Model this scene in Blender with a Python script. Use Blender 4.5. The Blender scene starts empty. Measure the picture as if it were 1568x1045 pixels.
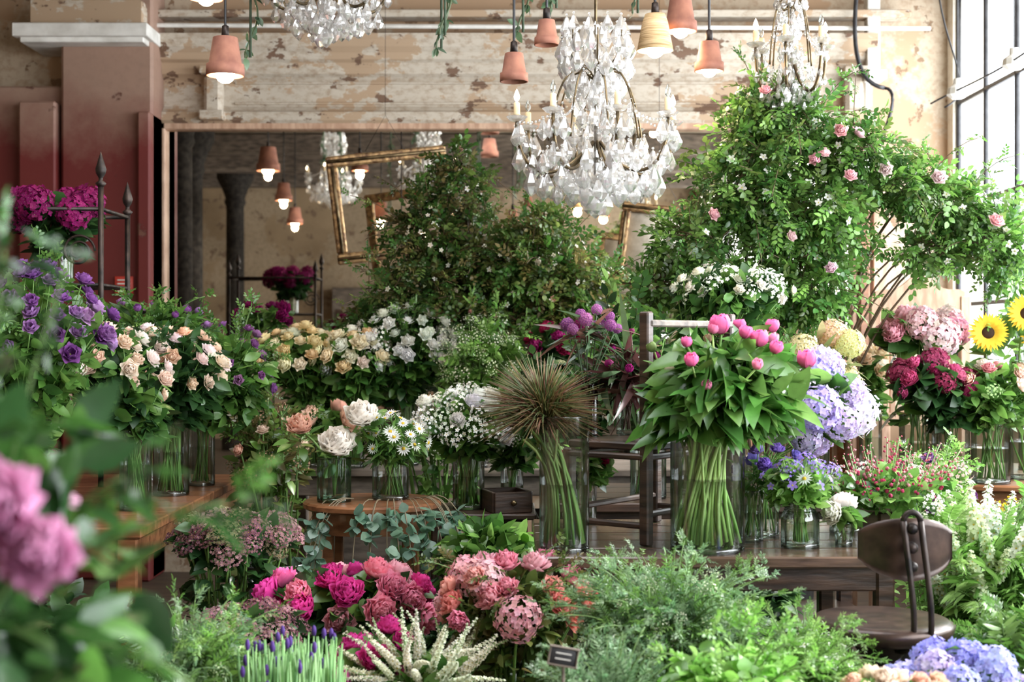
import bpy, bmesh, math
import numpy as np
from mathutils import Vector, Matrix
rng=np.random.default_rng(11)
U=rng.uniform
pi=math.pi
def nrm(a):
    a=np.asarray(a,float); return a/(np.linalg.norm(a,axis=-1,keepdims=True)+1e-9)

# ------------------------------------------------------------ materials
MATS={}
SMOOTH=set()
def newmat(name,smooth=True):
    m=bpy.data.materials.new(name); m.use_nodes=True
    nt=m.node_tree; nt.nodes.clear()
    out=nt.nodes.new('ShaderNodeOutputMaterial')
    MATS[name]=m
    if smooth: SMOOTH.add(name)
    return m,nt,out
def N(nt,t,**k):
    n=nt.nodes.new(t)
    for a,b in k.items(): setattr(n,a,b)
    return n
def L(nt,a,b): nt.links.new(a,b)
def c4(c): return (c[0],c[1],c[2],1)
def mat_attr(name,rough,trans,spec=.4,tr_gain=1.3,nscale=60,lo=.72,hi=1.28):
    m,nt,out=newmat(name)
    at=N(nt,'ShaderNodeAttribute',attribute_name='Col')
    tc=N(nt,'ShaderNodeTexCoord')
    nz=N(nt,'ShaderNodeTexNoise'); nz.inputs['Scale'].default_value=nscale
    L(nt,tc.outputs['Object'],nz.inputs['Vector'])
    mr=N(nt,'ShaderNodeMapRange'); mr.inputs['To Min'].default_value=lo; mr.inputs['To Max'].default_value=hi
    L(nt,nz.outputs['Fac'],mr.inputs['Value'])
    mx=N(nt,'ShaderNodeVectorMath',operation='SCALE')
    L(nt,at.outputs['Color'],mx.inputs[0]); L(nt,mr.outputs[0],mx.inputs['Scale'])
    p=N(nt,'ShaderNodeBsdfPrincipled'); p.inputs['Roughness'].default_value=rough
    p.inputs['Specular IOR Level'].default_value=spec
    L(nt,mx.outputs[0],p.inputs['Base Color'])
    t=N(nt,'ShaderNodeBsdfTranslucent')
    g=N(nt,'ShaderNodeVectorMath',operation='SCALE'); g.inputs['Scale'].default_value=tr_gain
    L(nt,mx.outputs[0],g.inputs[0]); L(nt,g.outputs[0],t.inputs['Color'])
    ms=N(nt,'ShaderNodeMixShader'); ms.inputs[0].default_value=trans
    L(nt,p.outputs[0],ms.inputs[1]); L(nt,t.outputs[0],ms.inputs[2]); L(nt,ms.outputs[0],out.inputs[0])
mat_attr('leaf',.32,.34,.65,1.5)
mat_attr('petal',.6,.38,.2,1.05,90,.88,1.12)
mat_attr('stem',.5,.15,.4)
def mat_noise(name,ca,cb,rough,scale=(8,8,8),metal=0,bump=.0,smooth=True,nsc=3,lo=.35,hi=.65,spec=.5):
    m,nt,out=newmat(name,smooth)
    tc=N(nt,'ShaderNodeTexCoord'); mp=N(nt,'ShaderNodeMapping'); mp.inputs['Scale'].default_value=scale
    L(nt,tc.outputs['Object'],mp.inputs[0])
    nz=N(nt,'ShaderNodeTexNoise'); nz.inputs['Scale'].default_value=nsc; nz.inputs['Detail'].default_value=6
    L(nt,mp.outputs[0],nz.inputs['Vector'])
    r=N(nt,'ShaderNodeValToRGB'); e=r.color_ramp.elements
    e[0].position=lo; e[0].color=c4(ca); e[1].position=hi; e[1].color=c4(cb)
    L(nt,nz.outputs['Fac'],r.inputs[0])
    p=N(nt,'ShaderNodeBsdfPrincipled'); p.inputs['Roughness'].default_value=rough; p.inputs['Metallic'].default_value=metal
    p.inputs['Specular IOR Level'].default_value=spec
    L(nt,r.outputs[0],p.inputs['Base Color'])
    if bump:
        b=N(nt,'ShaderNodeBump'); b.inputs['Strength'].default_value=bump; b.inputs['Distance'].default_value=.01
        L(nt,nz.outputs['Fac'],b.inputs['Height']); L(nt,b.outputs[0],p.inputs['Normal'])
    L(nt,p.outputs[0],out.inputs[0])
mat_noise('wood_dark',(.022,.013,.01),(.07,.038,.025),.4,(3,3,22),bump=.2,smooth=False)
mat_noise('wood_top',(.05,.032,.022),(.13,.08,.055),.22,(3,22,22),bump=.15,smooth=False)
mat_noise('wood_warm',(.13,.048,.02),(.26,.11,.048),.35,(3,14,14),bump=.15,smooth=False)
mat_noise('wood_grey',(.07,.055,.045),(.2,.16,.13),.6,(3,12,12),bump=.3,smooth=False)
mat_noise('wood_pale',(.4,.24,.16),(.58,.39,.28),.5,(12,3,3),bump=.1,smooth=False)
mat_noise('terracotta',(.25,.10,.07),(.38,.165,.11),.8,(6,6,6),bump=.2)
mat_noise('wicker',(.5,.32,.15),(.78,.56,.32),.8,(4,4,60),bump=.6)
mat_noise('iron',(.012,.01,.01),(.05,.035,.03),.45,(8,8,8),metal=.6,bump=.1)
mat_noise('rust_iron',(.03,.018,.015),(.075,.045,.035),.32,(8,8,8),metal=.4,bump=.1)
mat_noise('brass',(.05,.036,.02),(.2,.145,.08),.35,(8,8,8),metal=.9)
mat_noise('gilt',(.10,.05,.025),(.5,.32,.15),.4,(12,12,12),metal=.5,bump=.5,smooth=False)
mat_noise('steel',(.1,.105,.11),(.24,.25,.26),.4,(6,6,6),metal=.8,bump=.1)
mat_noise('black_paint',(.01,.01,.012),(.03,.03,.035),.4)
mat_noise('white_paint',(.6,.58,.54),(.82,.81,.78),.6,(3,3,3),bump=.2,smooth=False)
mat_noise('candle',(.6,.46,.26),(.75,.6,.38),.5)
mat_noise('pipe_grey',(.015,.013,.012),(.04,.035,.03),.9,spec=.1)
mat_noise('sign_red',(.5,.04,.03),(.6,.06,.04),.5)
mat_noise('slate',(.015,.015,.018),(.04,.04,.045),.7)
mat_noise('paper',(.55,.5,.42),(.75,.7,.62),.8)
def mat_glass(name,tint,edge,gl=.07):
    m,nt,out=newmat(name)
    lw=N(nt,'ShaderNodeLayerWeight'); lw.inputs['Blend'].default_value=.22
    mx=N(nt,'ShaderNodeMix',data_type='RGBA')
    mx.inputs[6].default_value=c4(tint); mx.inputs[7].default_value=c4(edge)
    L(nt,lw.outputs['Facing'],mx.inputs[0])
    tr=N(nt,'ShaderNodeBsdfTransparent'); L(nt,mx.outputs[2],tr.inputs[0])
    g=N(nt,'ShaderNodeBsdfGlossy'); g.inputs['Roughness'].default_value=.06
    fr=N(nt,'ShaderNodeFresnel'); fr.inputs['IOR'].default_value=1.45
    ad=N(nt,'ShaderNodeMath',operation='MULTIPLY_ADD',use_clamp=True); ad.inputs[1].default_value=.8; ad.inputs[2].default_value=gl
    L(nt,fr.outputs[0],ad.inputs[0])
    ms=N(nt,'ShaderNodeMixShader'); L(nt,ad.outputs[0],ms.inputs[0]); L(nt,tr.outputs[0],ms.inputs[1]); L(nt,g.outputs[0],ms.inputs[2])
    L(nt,ms.outputs[0],out.inputs[0])
mat_glass('glass',(.96,.98,.97),(.36,.44,.42))
mat_glass('glass_wet',(.84,.91,.86),(.26,.36,.3))
mat_glass('glass_green',(.62,.8,.68),(.2,.4,.28))
mat_glass('glass_red',(.45,.12,.16),(.15,.02,.04))
def mat_crystal():
    m,nt,out=newmat('crystal',False)
    g=N(nt,'ShaderNodeBsdfGlass'); g.inputs['IOR'].default_value=1.45; g.inputs['Roughness'].default_value=.0
    gl=N(nt,'ShaderNodeBsdfGlossy'); gl.inputs['Roughness'].default_value=.05
    tr=N(nt,'ShaderNodeBsdfTransparent'); tr.inputs['Color'].default_value=(.97,.97,.97,1)
    tl=N(nt,'ShaderNodeBsdfTranslucent'); tl.inputs['Color'].default_value=(.95,.93,.92,1)
    def mix(f,a,b):
        x=N(nt,'ShaderNodeMixShader'); x.inputs[0].default_value=f; L(nt,a.outputs[0],x.inputs[1]); L(nt,b.outputs[0],x.inputs[2]); return x
    a=mix(.3,g,gl); b=mix(.3,a,tr); c=mix(.15,b,tl); L(nt,c.outputs[0],out.inputs[0])
mat_crystal()
def mat_emit(name,c,s):
    m,nt,out=newmat(name); e=N(nt,'ShaderNodeEmission'); e.inputs[0].default_value=c4(c); e.inputs[1].default_value=s
    L(nt,e.outputs[0],out.inputs[0])
mat_emit('bulb',(1,.8,.52),40)
mat_emit('bulb_small',(1,.85,.62),16)
def mat_mirror():
    m,nt,out=newmat('mirror_glass',False)
    tc=N(nt,'ShaderNodeTexCoord'); nz=N(nt,'ShaderNodeTexNoise'); nz.inputs['Scale'].default_value=2.5; nz.inputs['Detail'].default_value=8
    L(nt,tc.outputs['Object'],nz.inputs['Vector'])
    r=N(nt,'ShaderNodeValToRGB'); r.color_ramp.elements[0].position=.35; r.color_ramp.elements[0].color=(.5,.46,.4,1)
    r.color_ramp.elements[1].position=.6; r.color_ramp.elements[1].color=(.76,.72,.65,1)
    L(nt,nz.outputs['Fac'],r.inputs[0])
    g=N(nt,'ShaderNodeBsdfGlossy'); g.inputs['Roughness'].default_value=.01; L(nt,r.outputs[0],g.inputs[0])
    L(nt,g.outputs[0],out.inputs[0])
mat_mirror()
def mat_wall(name,base,under,flake,zsplit=None,low=None,f1=(.5,.53),f2=(.60,.615),s2=7,s1=1.6,yz=1):
    m,nt,out=newmat(name,False)
    tc=N(nt,'ShaderNodeTexCoord')
    def noise(s,d=8,off=0):
        mp=N(nt,'ShaderNodeMapping'); mp.inputs['Location'].default_value=(off,off*.7,off*1.3); mp.inputs['Scale'].default_value=(1,1,yz)
        L(nt,tc.outputs['Object'],mp.inputs[0])
        n=N(nt,'ShaderNodeTexNoise'); n.inputs['Scale'].default_value=s; n.inputs['Detail'].default_value=d; n.inputs['Roughness'].default_value=.65
        L(nt,mp.outputs[0],n.inputs['Vector']); return n
    def step(n,a,b):
        r=N(nt,'ShaderNodeMapRange'); r.inputs['From Min'].default_value=a; r.inputs['From Max'].default_value=b
        L(nt,n.outputs[0],r.inputs[0]); return r
    def mix(f,a,b):
        x=N(nt,'ShaderNodeMix',data_type='RGBA'); L(nt,f,x.inputs[0])
        for i,v in ((6,a),(7,b)):
            if isinstance(v,tuple): x.inputs[i].default_value=c4(v)
            else: L(nt,v,x.inputs[i])
        return x.outputs[2]
    n1=noise(s1); n2=noise(s2,10,3); n3=noise(.7,4,9); n4=noise(22,6,5)
    col=mix(n3.outputs[0],base,tuple(.7*x for x in base))
    st=step(n4,.45,.75); col=mix(st.outputs[0],col,tuple(.75*x for x in under))
    if low:
        sp=N(nt,'ShaderNodeSeparateXYZ'); L(nt,tc.outputs['Object'],sp.inputs[0])
        a=N(nt,'ShaderNodeMath',operation='MULTIPLY_ADD'); a.inputs[1].default_value=.9; L(nt,n1.outputs[0],a.inputs[0]); L(nt,sp.outputs[2],a.inputs[2])
        r=N(nt,'ShaderNodeMapRange'); r.inputs['From Min'].default_value=zsplit+.33; r.inputs['From Max'].default_value=zsplit+.72
        L(nt,a.outputs[0],r.inputs[0])
        lowm=mix(n3.outputs[0],low,tuple(.6*x for x in low))
        col=mix(r.outputs[0],lowm,col)
        s=step(n2,.64,.67)
    else:
        s1_=step(n1,*f1); col=mix(s1_.outputs[0],col,under); s=step(n2,*f2)
    col=mix(s.outputs[0],col,flake)
    p=N(nt,'ShaderNodeBsdfPrincipled'); p.inputs['Roughness'].default_value=.65 if low else .8
    L(nt,col,p.inputs['Base Color'])
    b=N(nt,'ShaderNodeBump'); b.inputs['Strength'].default_value=.6; b.inputs['Distance'].default_value=.012; b.invert=True
    L(nt,s.outputs[0],b.inputs['Height']); L(nt,b.outputs[0],p.inputs['Normal'])
    L(nt,p.outputs[0],out.inputs[0])
mat_wall('wall_peeling',(.54,.44,.33),(.4,.27,.17),(.24,.15,.09))
mat_wall('trim_peeling',(.62,.55,.46),(.42,.3,.2),(.17,.1,.065),f1=(.52,.535),f2=(.58,.59),s2=5,s1=3,yz=1.6)
mat_wall('pier_red',(.38,.24,.18),(.38,.24,.18),(.15,.06,.04),2.42,(.17,.018,.016))
mat_wall('wall_far',(.46,.36,.25),(.33,.24,.15),(.22,.15,.1))
mat_wall('wall_light',(.75,.7,.6),(.66,.58,.46),(.5,.42,.33))
mat_noise('floor_boards',(.04,.028,.02),(.1,.07,.045),.6,(2,14,2),bump=.2,smooth=False)
mat_noise('ceiling_plaster',(.25,.2,.14),(.38,.31,.24),.8,(2,2,2),bump=.1,smooth=False)

# ------------------------------------------------------------ mesh builder
MN=list(MATS.keys()); MI={n:i for i,n in enumerate(MN)}
class Mb:
    def __init__(s): s.V=[];s.C=[];s.Lp=[];s.Tt=[];s.Mt=[];s.n=0
    def raw(s,V,C,Lp,Tt,Mt):
        s.V.append(V);s.C.append(C);s.Lp.append(Lp+s.n);s.Tt.append(Tt);s.Mt.append(Mt);s.n+=len(V)
    def faces(s,V,F,mat,col=(1,1,1),flag=1):
        V=np.asarray(V,float); n=len(V)
        C=np.ones((n,4)); C[:,:3]=col; C[:,3]=flag
        s.raw(V,C,np.array([i for f in F for i in f],int),np.array([len(f) for f in F],int),np.full(len(F),MI[mat]))
    def tpl(s):
        return (np.concatenate(s.V),np.concatenate(s.C),np.concatenate(s.Lp),np.concatenate(s.Tt),np.concatenate(s.Mt))
    def add(s,t,T,R=None,S=1.0,col=None,abs_col=True):
        V,C,Lp,Tt,Mt=t
        T=np.atleast_2d(np.asarray(T,float)); k=len(T)
        S=np.asarray(S,float)
        if S.ndim==0: S=np.full((k,3),float(S))
        elif S.ndim==1 and len(S)==k: S=np.repeat(S[:,None],3,1)
        v=V[None]*S[:,None]
        if R is not None:
            R=np.asarray(R)
            if R.ndim==2: R=np.tile(R,(k,1,1))
            v=np.einsum('kij,knj->kni',R,v)
        v=v+T[:,None]
        C2=np.tile(C,(k,1,1))
        if col is not None:
            col=np.asarray(col,float)
            if col.ndim==1: col=np.tile(col,(k,1))
            f=C2[...,3:4]
            C2[...,:3]=np.where(f>.5,C2[...,:3]*col[:,None],C2[...,:3])
            if abs_col: C2[...,3]=0
        n=len(V)
        lp=(Lp[None]+np.arange(k)[:,None]*n).ravel()
        s.raw(v.reshape(-1,3),C2.reshape(-1,4),lp,np.tile(Tt,k),np.tile(Mt,k))
    def obj(s,name,loc=(0,0,0)):
        V,C,Lp,Tt,Mt=s.tpl()
        loc=np.array(loc,float)
        me=bpy.data.meshes.new(name)
        me.vertices.add(len(V)); me.vertices.foreach_set('co',(V-loc).astype(np.float32).ravel())
        me.loops.add(len(Lp)); me.loops.foreach_set('vertex_index',Lp.astype(np.int32))
        me.polygons.add(len(Tt))
        st=np.concatenate([[0],np.cumsum(Tt)[:-1]]).astype(np.int32)
        me.polygons.foreach_set('loop_start',st)
        used=np.unique(Mt); mp=np.zeros(len(MN),int)
        for i,u in enumerate(used): mp[u]=i; me.materials.append(MATS[MN[u]])
        me.polygons.foreach_set('material_index',mp[Mt].astype(np.int32))
        sm=np.array([n in SMOOTH for n in MN])[Mt]
        me.polygons.foreach_set('use_smooth',sm)
        a=me.color_attributes.new('Col','FLOAT_COLOR','POINT')
        C=C.copy(); C[:,3]=1
        a.data.foreach_set('color',np.clip(C,0,1).astype(np.float32).ravel())
        me.update(calc_edges=True)
        o=bpy.data.objects.new(name,me); o.location=loc
        bpy.context.scene.collection.objects.link(o)
        return o

def rotz(a):
    a=np.asarray(a,float)
    c,s=np.cos(a),np.sin(a); z=np.zeros_like(c); o=np.ones_like(c)
    return np.stack([np.stack([c,-s,z],-1),np.stack([s,c,z],-1),np.stack([z,z,o],-1)],-2)
def fr_z(d,spin=None):
    d=nrm(np.atleast_2d(d)); k=len(d)
    ref=np.where(np.abs(d[:,2:3])>.95,np.array([[1.,0,0]]),np.array([[0,0,1.]]))
    x=nrm(np.cross(ref,d)); y=np.cross(d,x)
    R=np.stack([x,y,d],-1)
    if spin is None: spin=U(0,2*pi,k)
    return R@rotz(np.asarray(spin)*np.ones(k))
def fr_y(d,up=None,jit=.6):
    d=nrm(np.atleast_2d(d)); k=len(d)
    u=np.array([[0,0,1.]])+rng.normal(0,jit,(k,3)) if up is None else up
    x=nrm(np.cross(d,u)); z=np.cross(x,d)
    return np.stack([x,d,z],-1)
def box(mb,c,size,mat,rot=None,bev=.004,col=(1,1,1)):
    bev=min(bev,min(size)*.3)
    bm=bmesh.new(); bmesh.ops.create_cube(bm,size=1)
    for v in bm.verts: v.co=Vector((v.co.x*size[0],v.co.y*size[1],v.co.z*size[2]))
    if bev>0: bmesh.ops.bevel(bm,geom=list(bm.edges),offset=bev,segments=1,affect='EDGES',profile=.5)
    bm.verts.index_update()
    V=np.array([v.co[:] for v in bm.verts]); F=[[v.index for v in f.verts] for f in bm.faces]; bm.free()
    if rot is not None: V=V@np.asarray(rot).T
    mb.faces(V+np.array(c),F,mat,col,0)
def beam(mb,a,b,w,h,mat,up=(0,0,1),bev=.004):
    a=np.array(a,float);b=np.array(b,float);d=b-a;Ln=np.linalg.norm(d);z=d/Ln
    up=np.array(up,float)
    if abs(np.dot(up,z))>.95: up=np.array([0,1.,0])
    x=nrm(np.cross(up,z)); y=np.cross(z,x)
    box(mb,(a+b)/2,(w,h,Ln),mat,np.stack([x,y,z],-1),bev)
def lathe(mb,prof,mat,c=(0,0,0),seg=24,col=(1,1,1),flag=0,R=None,spin=0):
    prof=np.array(prof,float); m=len(prof)
    a=np.linspace(0,2*pi,seg,endpoint=False)+spin
    V=np.stack([np.outer(prof[:,0],np.cos(a)),np.outer(prof[:,0],np.sin(a)),np.repeat(prof[:,1:2],seg,1)],-1).reshape(-1,3)
    F=[]
    for i in range(m-1):
        for j in range(seg):
            k=(j+1)%seg
            F.append((i*seg+j,i*seg+k,(i+1)*seg+k,(i+1)*seg+j))
    if R is not None: V=V@np.asarray(R).T
    mb.faces(V+np.array(c),F,mat,col,flag)
def tube(mb,pts,r,mat,col=(1,1,1),sides=5,flag=0):
    P=np.asarray(pts,float); m=len(P); r=np.ones(m)*r
    t=nrm(np.gradient(P,axis=0))
    ref=np.array([.3,.9,.2]) if abs(t[0,2])>.8 else np.array([0,0,1.])
    x=nrm(np.cross(ref,t)); y=np.cross(t,x)
    a=np.linspace(0,2*pi,sides,endpoint=False)
    V=(P[:,None]+r[:,None,None]*(x[:,None]*np.cos(a)[None,:,None]+y[:,None]*np.sin(a)[None,:,None])).reshape(-1,3)
    F=[]
    for i in range(m-1):
        for j in range(sides):
            k=(j+1)%sides
            F.append((i*sides+j,i*sides+k,(i+1)*sides+k,(i+1)*sides+j))
    F.append(tuple(range(sides))[::-1]); F.append(tuple((m-1)*sides+j for j in range(sides)))
    mb.faces(V,F,mat,col,flag)
def bez(a,b,c,n=6):
    t=np.linspace(0,1,n)[:,None]; a,b,c=map(lambda q:np.array(q,float),(a,b,c))
    return (1-t)**2*a+2*t*(1-t)*b+t*t*c
def bez3(a,b,c,d,n=10):
    t=np.linspace(0,1,n)[:,None]; a,b,c,d=map(lambda q:np.array(q,float),(a,b,c,d))
    return (1-t)**3*a+3*t*(1-t)**2*b+3*t*t*(1-t)*c+t**3*d
def ball(mb,c,r,mat,col=(1,1,1),seg=10,rz=None,flag=0):
    rz=rz or r
    th=np.linspace(0,pi,seg//2+2)
    lathe(mb,[(r*math.sin(x)+1e-5,-rz*math.cos(x)) for x in th],mat,c,seg,col,flag)
def pick(pal,k,var=.14):
    pal=np.array(pal,float); c=pal[rng.integers(0,len(pal),k)]
    return np.clip(c*U(1-var,1+var,(k,1))*U(.95,1.05,(k,3)),0,1)

# ------------------------------------------------------------ leaf & flower templates
def leaf_t(w=.27,fold=.12,droop=.18,mat='leaf'):
    mb=Mb(); ts=[0,.22,.5,.78,1]; ws=[0,.8*w,w,.62*w,0]
    V=[(0,0,0)]
    for t,ww in list(zip(ts,ws))[1:4]:
        z=-droop*t*t
        V+= [(-ww,t,z+fold*ww/w*.5),(0,t,z),(ww,t,z+fold*ww/w*.5)]
    V.append((0,1,-droop))
    F=[(0,2,1),(0,3,2)]
    for i in (1,4): F+=[(i,i+1,i+4,i+3),(i+1,i+2,i+5,i+4)]
    F+=[(7,8,10),(8,9,10)]
    mb.faces(V,F,mat); return mb.tpl()
LEAF=leaf_t(); LEAFW=leaf_t(.36,.1,.25); LEAFN=leaf_t(.11,.04,.3); LEAFR=leaf_t(.46,.05,.1); BLADE=leaf_t(.045,.02,.35); LEAFD=leaf_t(.22,.14,.45)
def sprig_t(nl=7,lt=LEAF,ls=.38,w=.9,curve=.25,branch=True):
    mb=Mb()
    pts=bez((0,0,0),(0,.5,.08),(0,1,-curve),5)
    if branch: tube(mb,pts,.012,'stem',(.45,.5,.4),3,1)
    T=[];D=[]
    for i in range(nl):
        t=.2+.8*i/(nl-1); p=(1-t)**2*pts[0]+2*t*(1-t)*np.array((0,.5,.08))+t*t*pts[-1]
        s=(-1)**i
        d=np.array([s*w,.6,U(-.3,.3)]) if i<nl-1 else np.array([0,1,-curve])
        T.append(p);D.append(d)
    k=len(T); ups=np.tile([[0,0,1.]],(k,1))+rng.normal(0,.3,(k,3))
    mb.add(lt,T,fr_y(D,ups),ls*U(.75,1.1,k),np.repeat(U(.75,1.2,(k,1)),3,1),abs_col=False)
    return mb.tpl()
def petal(Ln,W,a0,a1,cup,nu=4,nt=4,ruf=0,r0=0,az=0,col0=.8,col1=1.0,point=False):
    V=[];C=[];r=r0;z=0
    ph=U(0,6)
    for i in range(nt+1):
        t=i/nt
        if point: w=W*math.sin(pi*.93*t**.75+.12)
        else: w=W*((.22+.78*math.sin(pi/2*min(1,t/.6))) if t<.6 else math.sqrt(max(0,1-((t-.6)/.44)**2)))
        for j in range(nu+1):
            u=-1+2*j/nu
            rr=r-cup*W*u*u*math.sin(min(1,t*1.3)*pi/2)
            V.append((rr+ruf*t*math.sin(ph+u*5),w*u,z+ruf*t*math.sin(ph*2+u*6)))
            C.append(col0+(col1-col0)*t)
        a=a0+(a1-a0)*(i+.5)/nt; r+=math.sin(a)*Ln/nt; z+=math.cos(a)*Ln/nt
    V=np.array(V); c,s=math.cos(az),math.sin(az)
    V=np.stack([V[:,0]*c-V[:,1]*s,V[:,0]*s+V[:,1]*c,V[:,2]],-1)
    F=[(i*(nu+1)+j,i*(nu+1)+j+1,(i+1)*(nu+1)+j+1,(i+1)*(nu+1)+j) for i in range(nt) for j in range(nu)]
    return V,F,np.array(C)
def addp(mb,*a,mat='petal',tone=(1,1,1),flag=1,zoff=0,**k):
    V,F,C=petal(*a,**k); V=V+np.array([0,0,zoff])
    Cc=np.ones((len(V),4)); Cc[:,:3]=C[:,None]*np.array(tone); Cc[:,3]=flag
    mb.raw(V,Cc,np.array([i for f in F for i in f],int),np.full(len(F),4),np.full(len(F),MI[mat]))
def sepals(mb,n=5,s=.5):
    for i in range(n): addp(mb,s,.12,1.2,2.0,0,mat='leaf',tone=(.12,.25,.05),flag=0,nu=2,nt=2,az=i*2*pi/n,point=True)
def rose_t(op=1.0,layers=5):
    mb=Mb()
    for l in range(layers):
        f=l/(layers-1); n=[3,4,5,5,6][l]
        for i in range(n):
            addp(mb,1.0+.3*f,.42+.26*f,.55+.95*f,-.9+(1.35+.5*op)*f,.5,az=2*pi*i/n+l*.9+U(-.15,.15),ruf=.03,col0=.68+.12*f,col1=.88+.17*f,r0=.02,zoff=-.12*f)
    sepals(mb); return mb.tpl()
def peony_t(layers=8,ruf=.06,op=1.0):
    mb=Mb()
    for l in range(layers):
        f=l/(layers-1); n=4+l
        for i in range(n):
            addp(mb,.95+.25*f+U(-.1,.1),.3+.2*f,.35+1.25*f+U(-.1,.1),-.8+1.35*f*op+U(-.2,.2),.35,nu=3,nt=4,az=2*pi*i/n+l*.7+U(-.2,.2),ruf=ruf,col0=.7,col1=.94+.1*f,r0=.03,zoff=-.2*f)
    sepals(mb,5,.6); return mb.tpl()
def bud_t():
    mb=Mb()
    for l in range(3):
        for i in range(5): addp(mb,1.9+.1*l,.62,1.15+.12*l,-1.15+.3*l,.3,az=2*pi*i/5+l*.6,ruf=.03,col0=.75,col1=1.02,r0=.02)
    sepals(mb,5,.8); return mb.tpl()
def star_t(n=5,w=.33,a0=1.2,a1=1.7,cc=(.75,.6,.1),cr=.18,cz=.1,nt=2,nu=2,layers=1,c0=.85):
    mb=Mb()
    for l in range(layers):
        for i in range(n): addp(mb,1,w,a0-.25*l,a1-.2*l,.1,nu=nu,nt=nt,az=2*pi*(i+.5*l)/n,col0=c0,r0=cr*.5,point=(n>8))
    lathe(mb,[(cr,0),(cr*.9,cz*.6),(cr*.4,cz),(1e-4,cz)],'petal',(0,0,.02),6 if cr<.3 else 14,cc,0)
    return mb.tpl()
def sphere_dirs(k,zmin=-1):
    i=np.arange(k)+.5; z=1-(1-zmin)*i/k; th=i*2.399963; r=np.sqrt(np.maximum(0,1-z*z))
    return np.stack([r*np.cos(th),r*np.sin(th),z],-1)
FLO4=star_t(4,.5,1.3,1.5,(.6,.6,.45),.08,.05)
STAR5=star_t(5,.36,nt=3)
DAISY=star_t(14,.13,1.35,1.55,(.8,.55,.05),.28,.16)
SUNF=star_t(18,.15,1.2,1.6,(.045,.022,.01),.42,.12,nt=3,layers=2)
def hydr_t(k=150,zmin=-.4):
    mb=Mb(); d=sphere_dirs(k,zmin)+rng.normal(0,.06,(k,3)); d=nrm(d)
    mb.add(FLO4,d*U(.8,1.04,(k,1)),fr_z(d+rng.normal(0,.28,(k,3))),U(.14,.19,k),np.repeat(U(.74,1.1,(k,1)),3,1)*U(.93,1.07,(k,3)),abs_col=False)
    return mb.tpl()
def cluster_t(base,k,rad=(1,1,.5),s=(.1,.16),zmin=0,core=True):
    mb=Mb(); d=nrm(sphere_dirs(k,zmin)+rng.normal(0,.09,(k,3)))
    p=d*np.array(rad)*U(.75,1.05,(k,1))
    mb.add(base,p,fr_z(d*np.array([.6,.6,1])+rng.normal(0,.25,(k,3))),U(s[0],s[1],k),np.repeat(U(.65,1.15,(k,1)),3,1),abs_col=False)
    if core:
        for q in p[::4]: tube(mb,bez((0,0,-.8),(q[0]*.3,q[1]*.3,-.3),q,4),.02,'stem',(.2,.35,.12),3,0)
    return mb.tpl()
def spike_t(base=STAR5,k=34,L0=1,r=.12,s=.13,bend=0):
    mb=Mb(); tube(mb,[(0,0,-.5),(0,0,.4),(bend,0,L0)],.014,'stem',(.25,.4,.15),4,0)
    t=np.linspace(0,1,k); th=np.arange(k)*2.4; rr=r*(1-t*.75)
    P=np.stack([rr*np.cos(th)+bend*t**2,rr*np.sin(th),t*L0],-1); D=np.stack([np.cos(th),np.sin(th),.3+t*1.5],-1)
    mb.add(base,P,fr_z(D),s*(1-.65*t),np.repeat((.75+.35*rng.random((k,1))),3,1),abs_col=False)
    return mb.tpl()
def allium_t(k=90):
    mb=Mb(); d=sphere_dirs(k,-.8)
    mb.add(BLADE,d*.35,fr_y(d),.75*U(.8,1.1,k),np.repeat(U(.6,1.2,(k,1)),3,1),abs_col=False)
    mb.add(STAR5,d*U(.8,1,(k,1)),fr_z(d),.2,None)
    return mb.tpl()
ROSES=[rose_t(.8),rose_t(1.0),rose_t(.5)]; PEONY=[peony_t(),peony_t(8,.08,1.15)]; BUD=bud_t(); HYD=[hydr_t(),hydr_t(170)]
CARN=peony_t(6,.14); SEDUM=cluster_t(STAR5,110,(1,1,.5),(.08,.13)); SPIKE=spike_t(); ALL=allium_t()
SPRAY=cluster_t(STAR5,26,(1,1,.8),(.13,.2)); TINY=cluster_t(STAR5,40,(1,1,.9),(.06,.1))
BELL=spike_t(BUD,14,1,.13,.06); FOXT=spike_t(STAR5,44,1,.05,.08,.35)
def lis_t():
    mb=Mb()
    for l in range(3):
        f=l/2
        for i in range(5): addp(mb,1.1,.55,.7+.2*f,-.1+1.3*f,.35,az=2*pi*i/5+l*.63,ruf=.05,col0=.7,col1=.9+.15*f,r0=.03)
    ball(mb,(0,0,.25),.13,'petal',(.5,.5,.15),6); sepals(mb); return mb.tpl()
LIS=lis_t()
SPR=[sprig_t(7),sprig_t(9,LEAF,.32),sprig_t(7,LEAFW,.34)]
SPRN=[sprig_t(13,LEAFN,.34,.8,.2),sprig_t(15,LEAFN,.3,.9,.3)]
FERN=[sprig_t(25,LEAFN,.4,1.6,.35)]
GR=[(.075,.175,.032),(.05,.135,.028),(.11,.23,.05),(.14,.26,.06)]
GRL=[(.18,.35,.07),(.13,.28,.055),(.25,.41,.12)]
GRD=[(.028,.08,.022),(.042,.108,.028),(.022,.062,.02)]
GRO=[(.105,.165,.038),(.15,.19,.05),(.075,.135,.032),(.16,.135,.05)]
GRS=[(.18,.28,.15),(.22,.34,.18),(.12,.24,.11)]
GREU=[(.16,.27,.2),(.12,.22,.15)]

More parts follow.
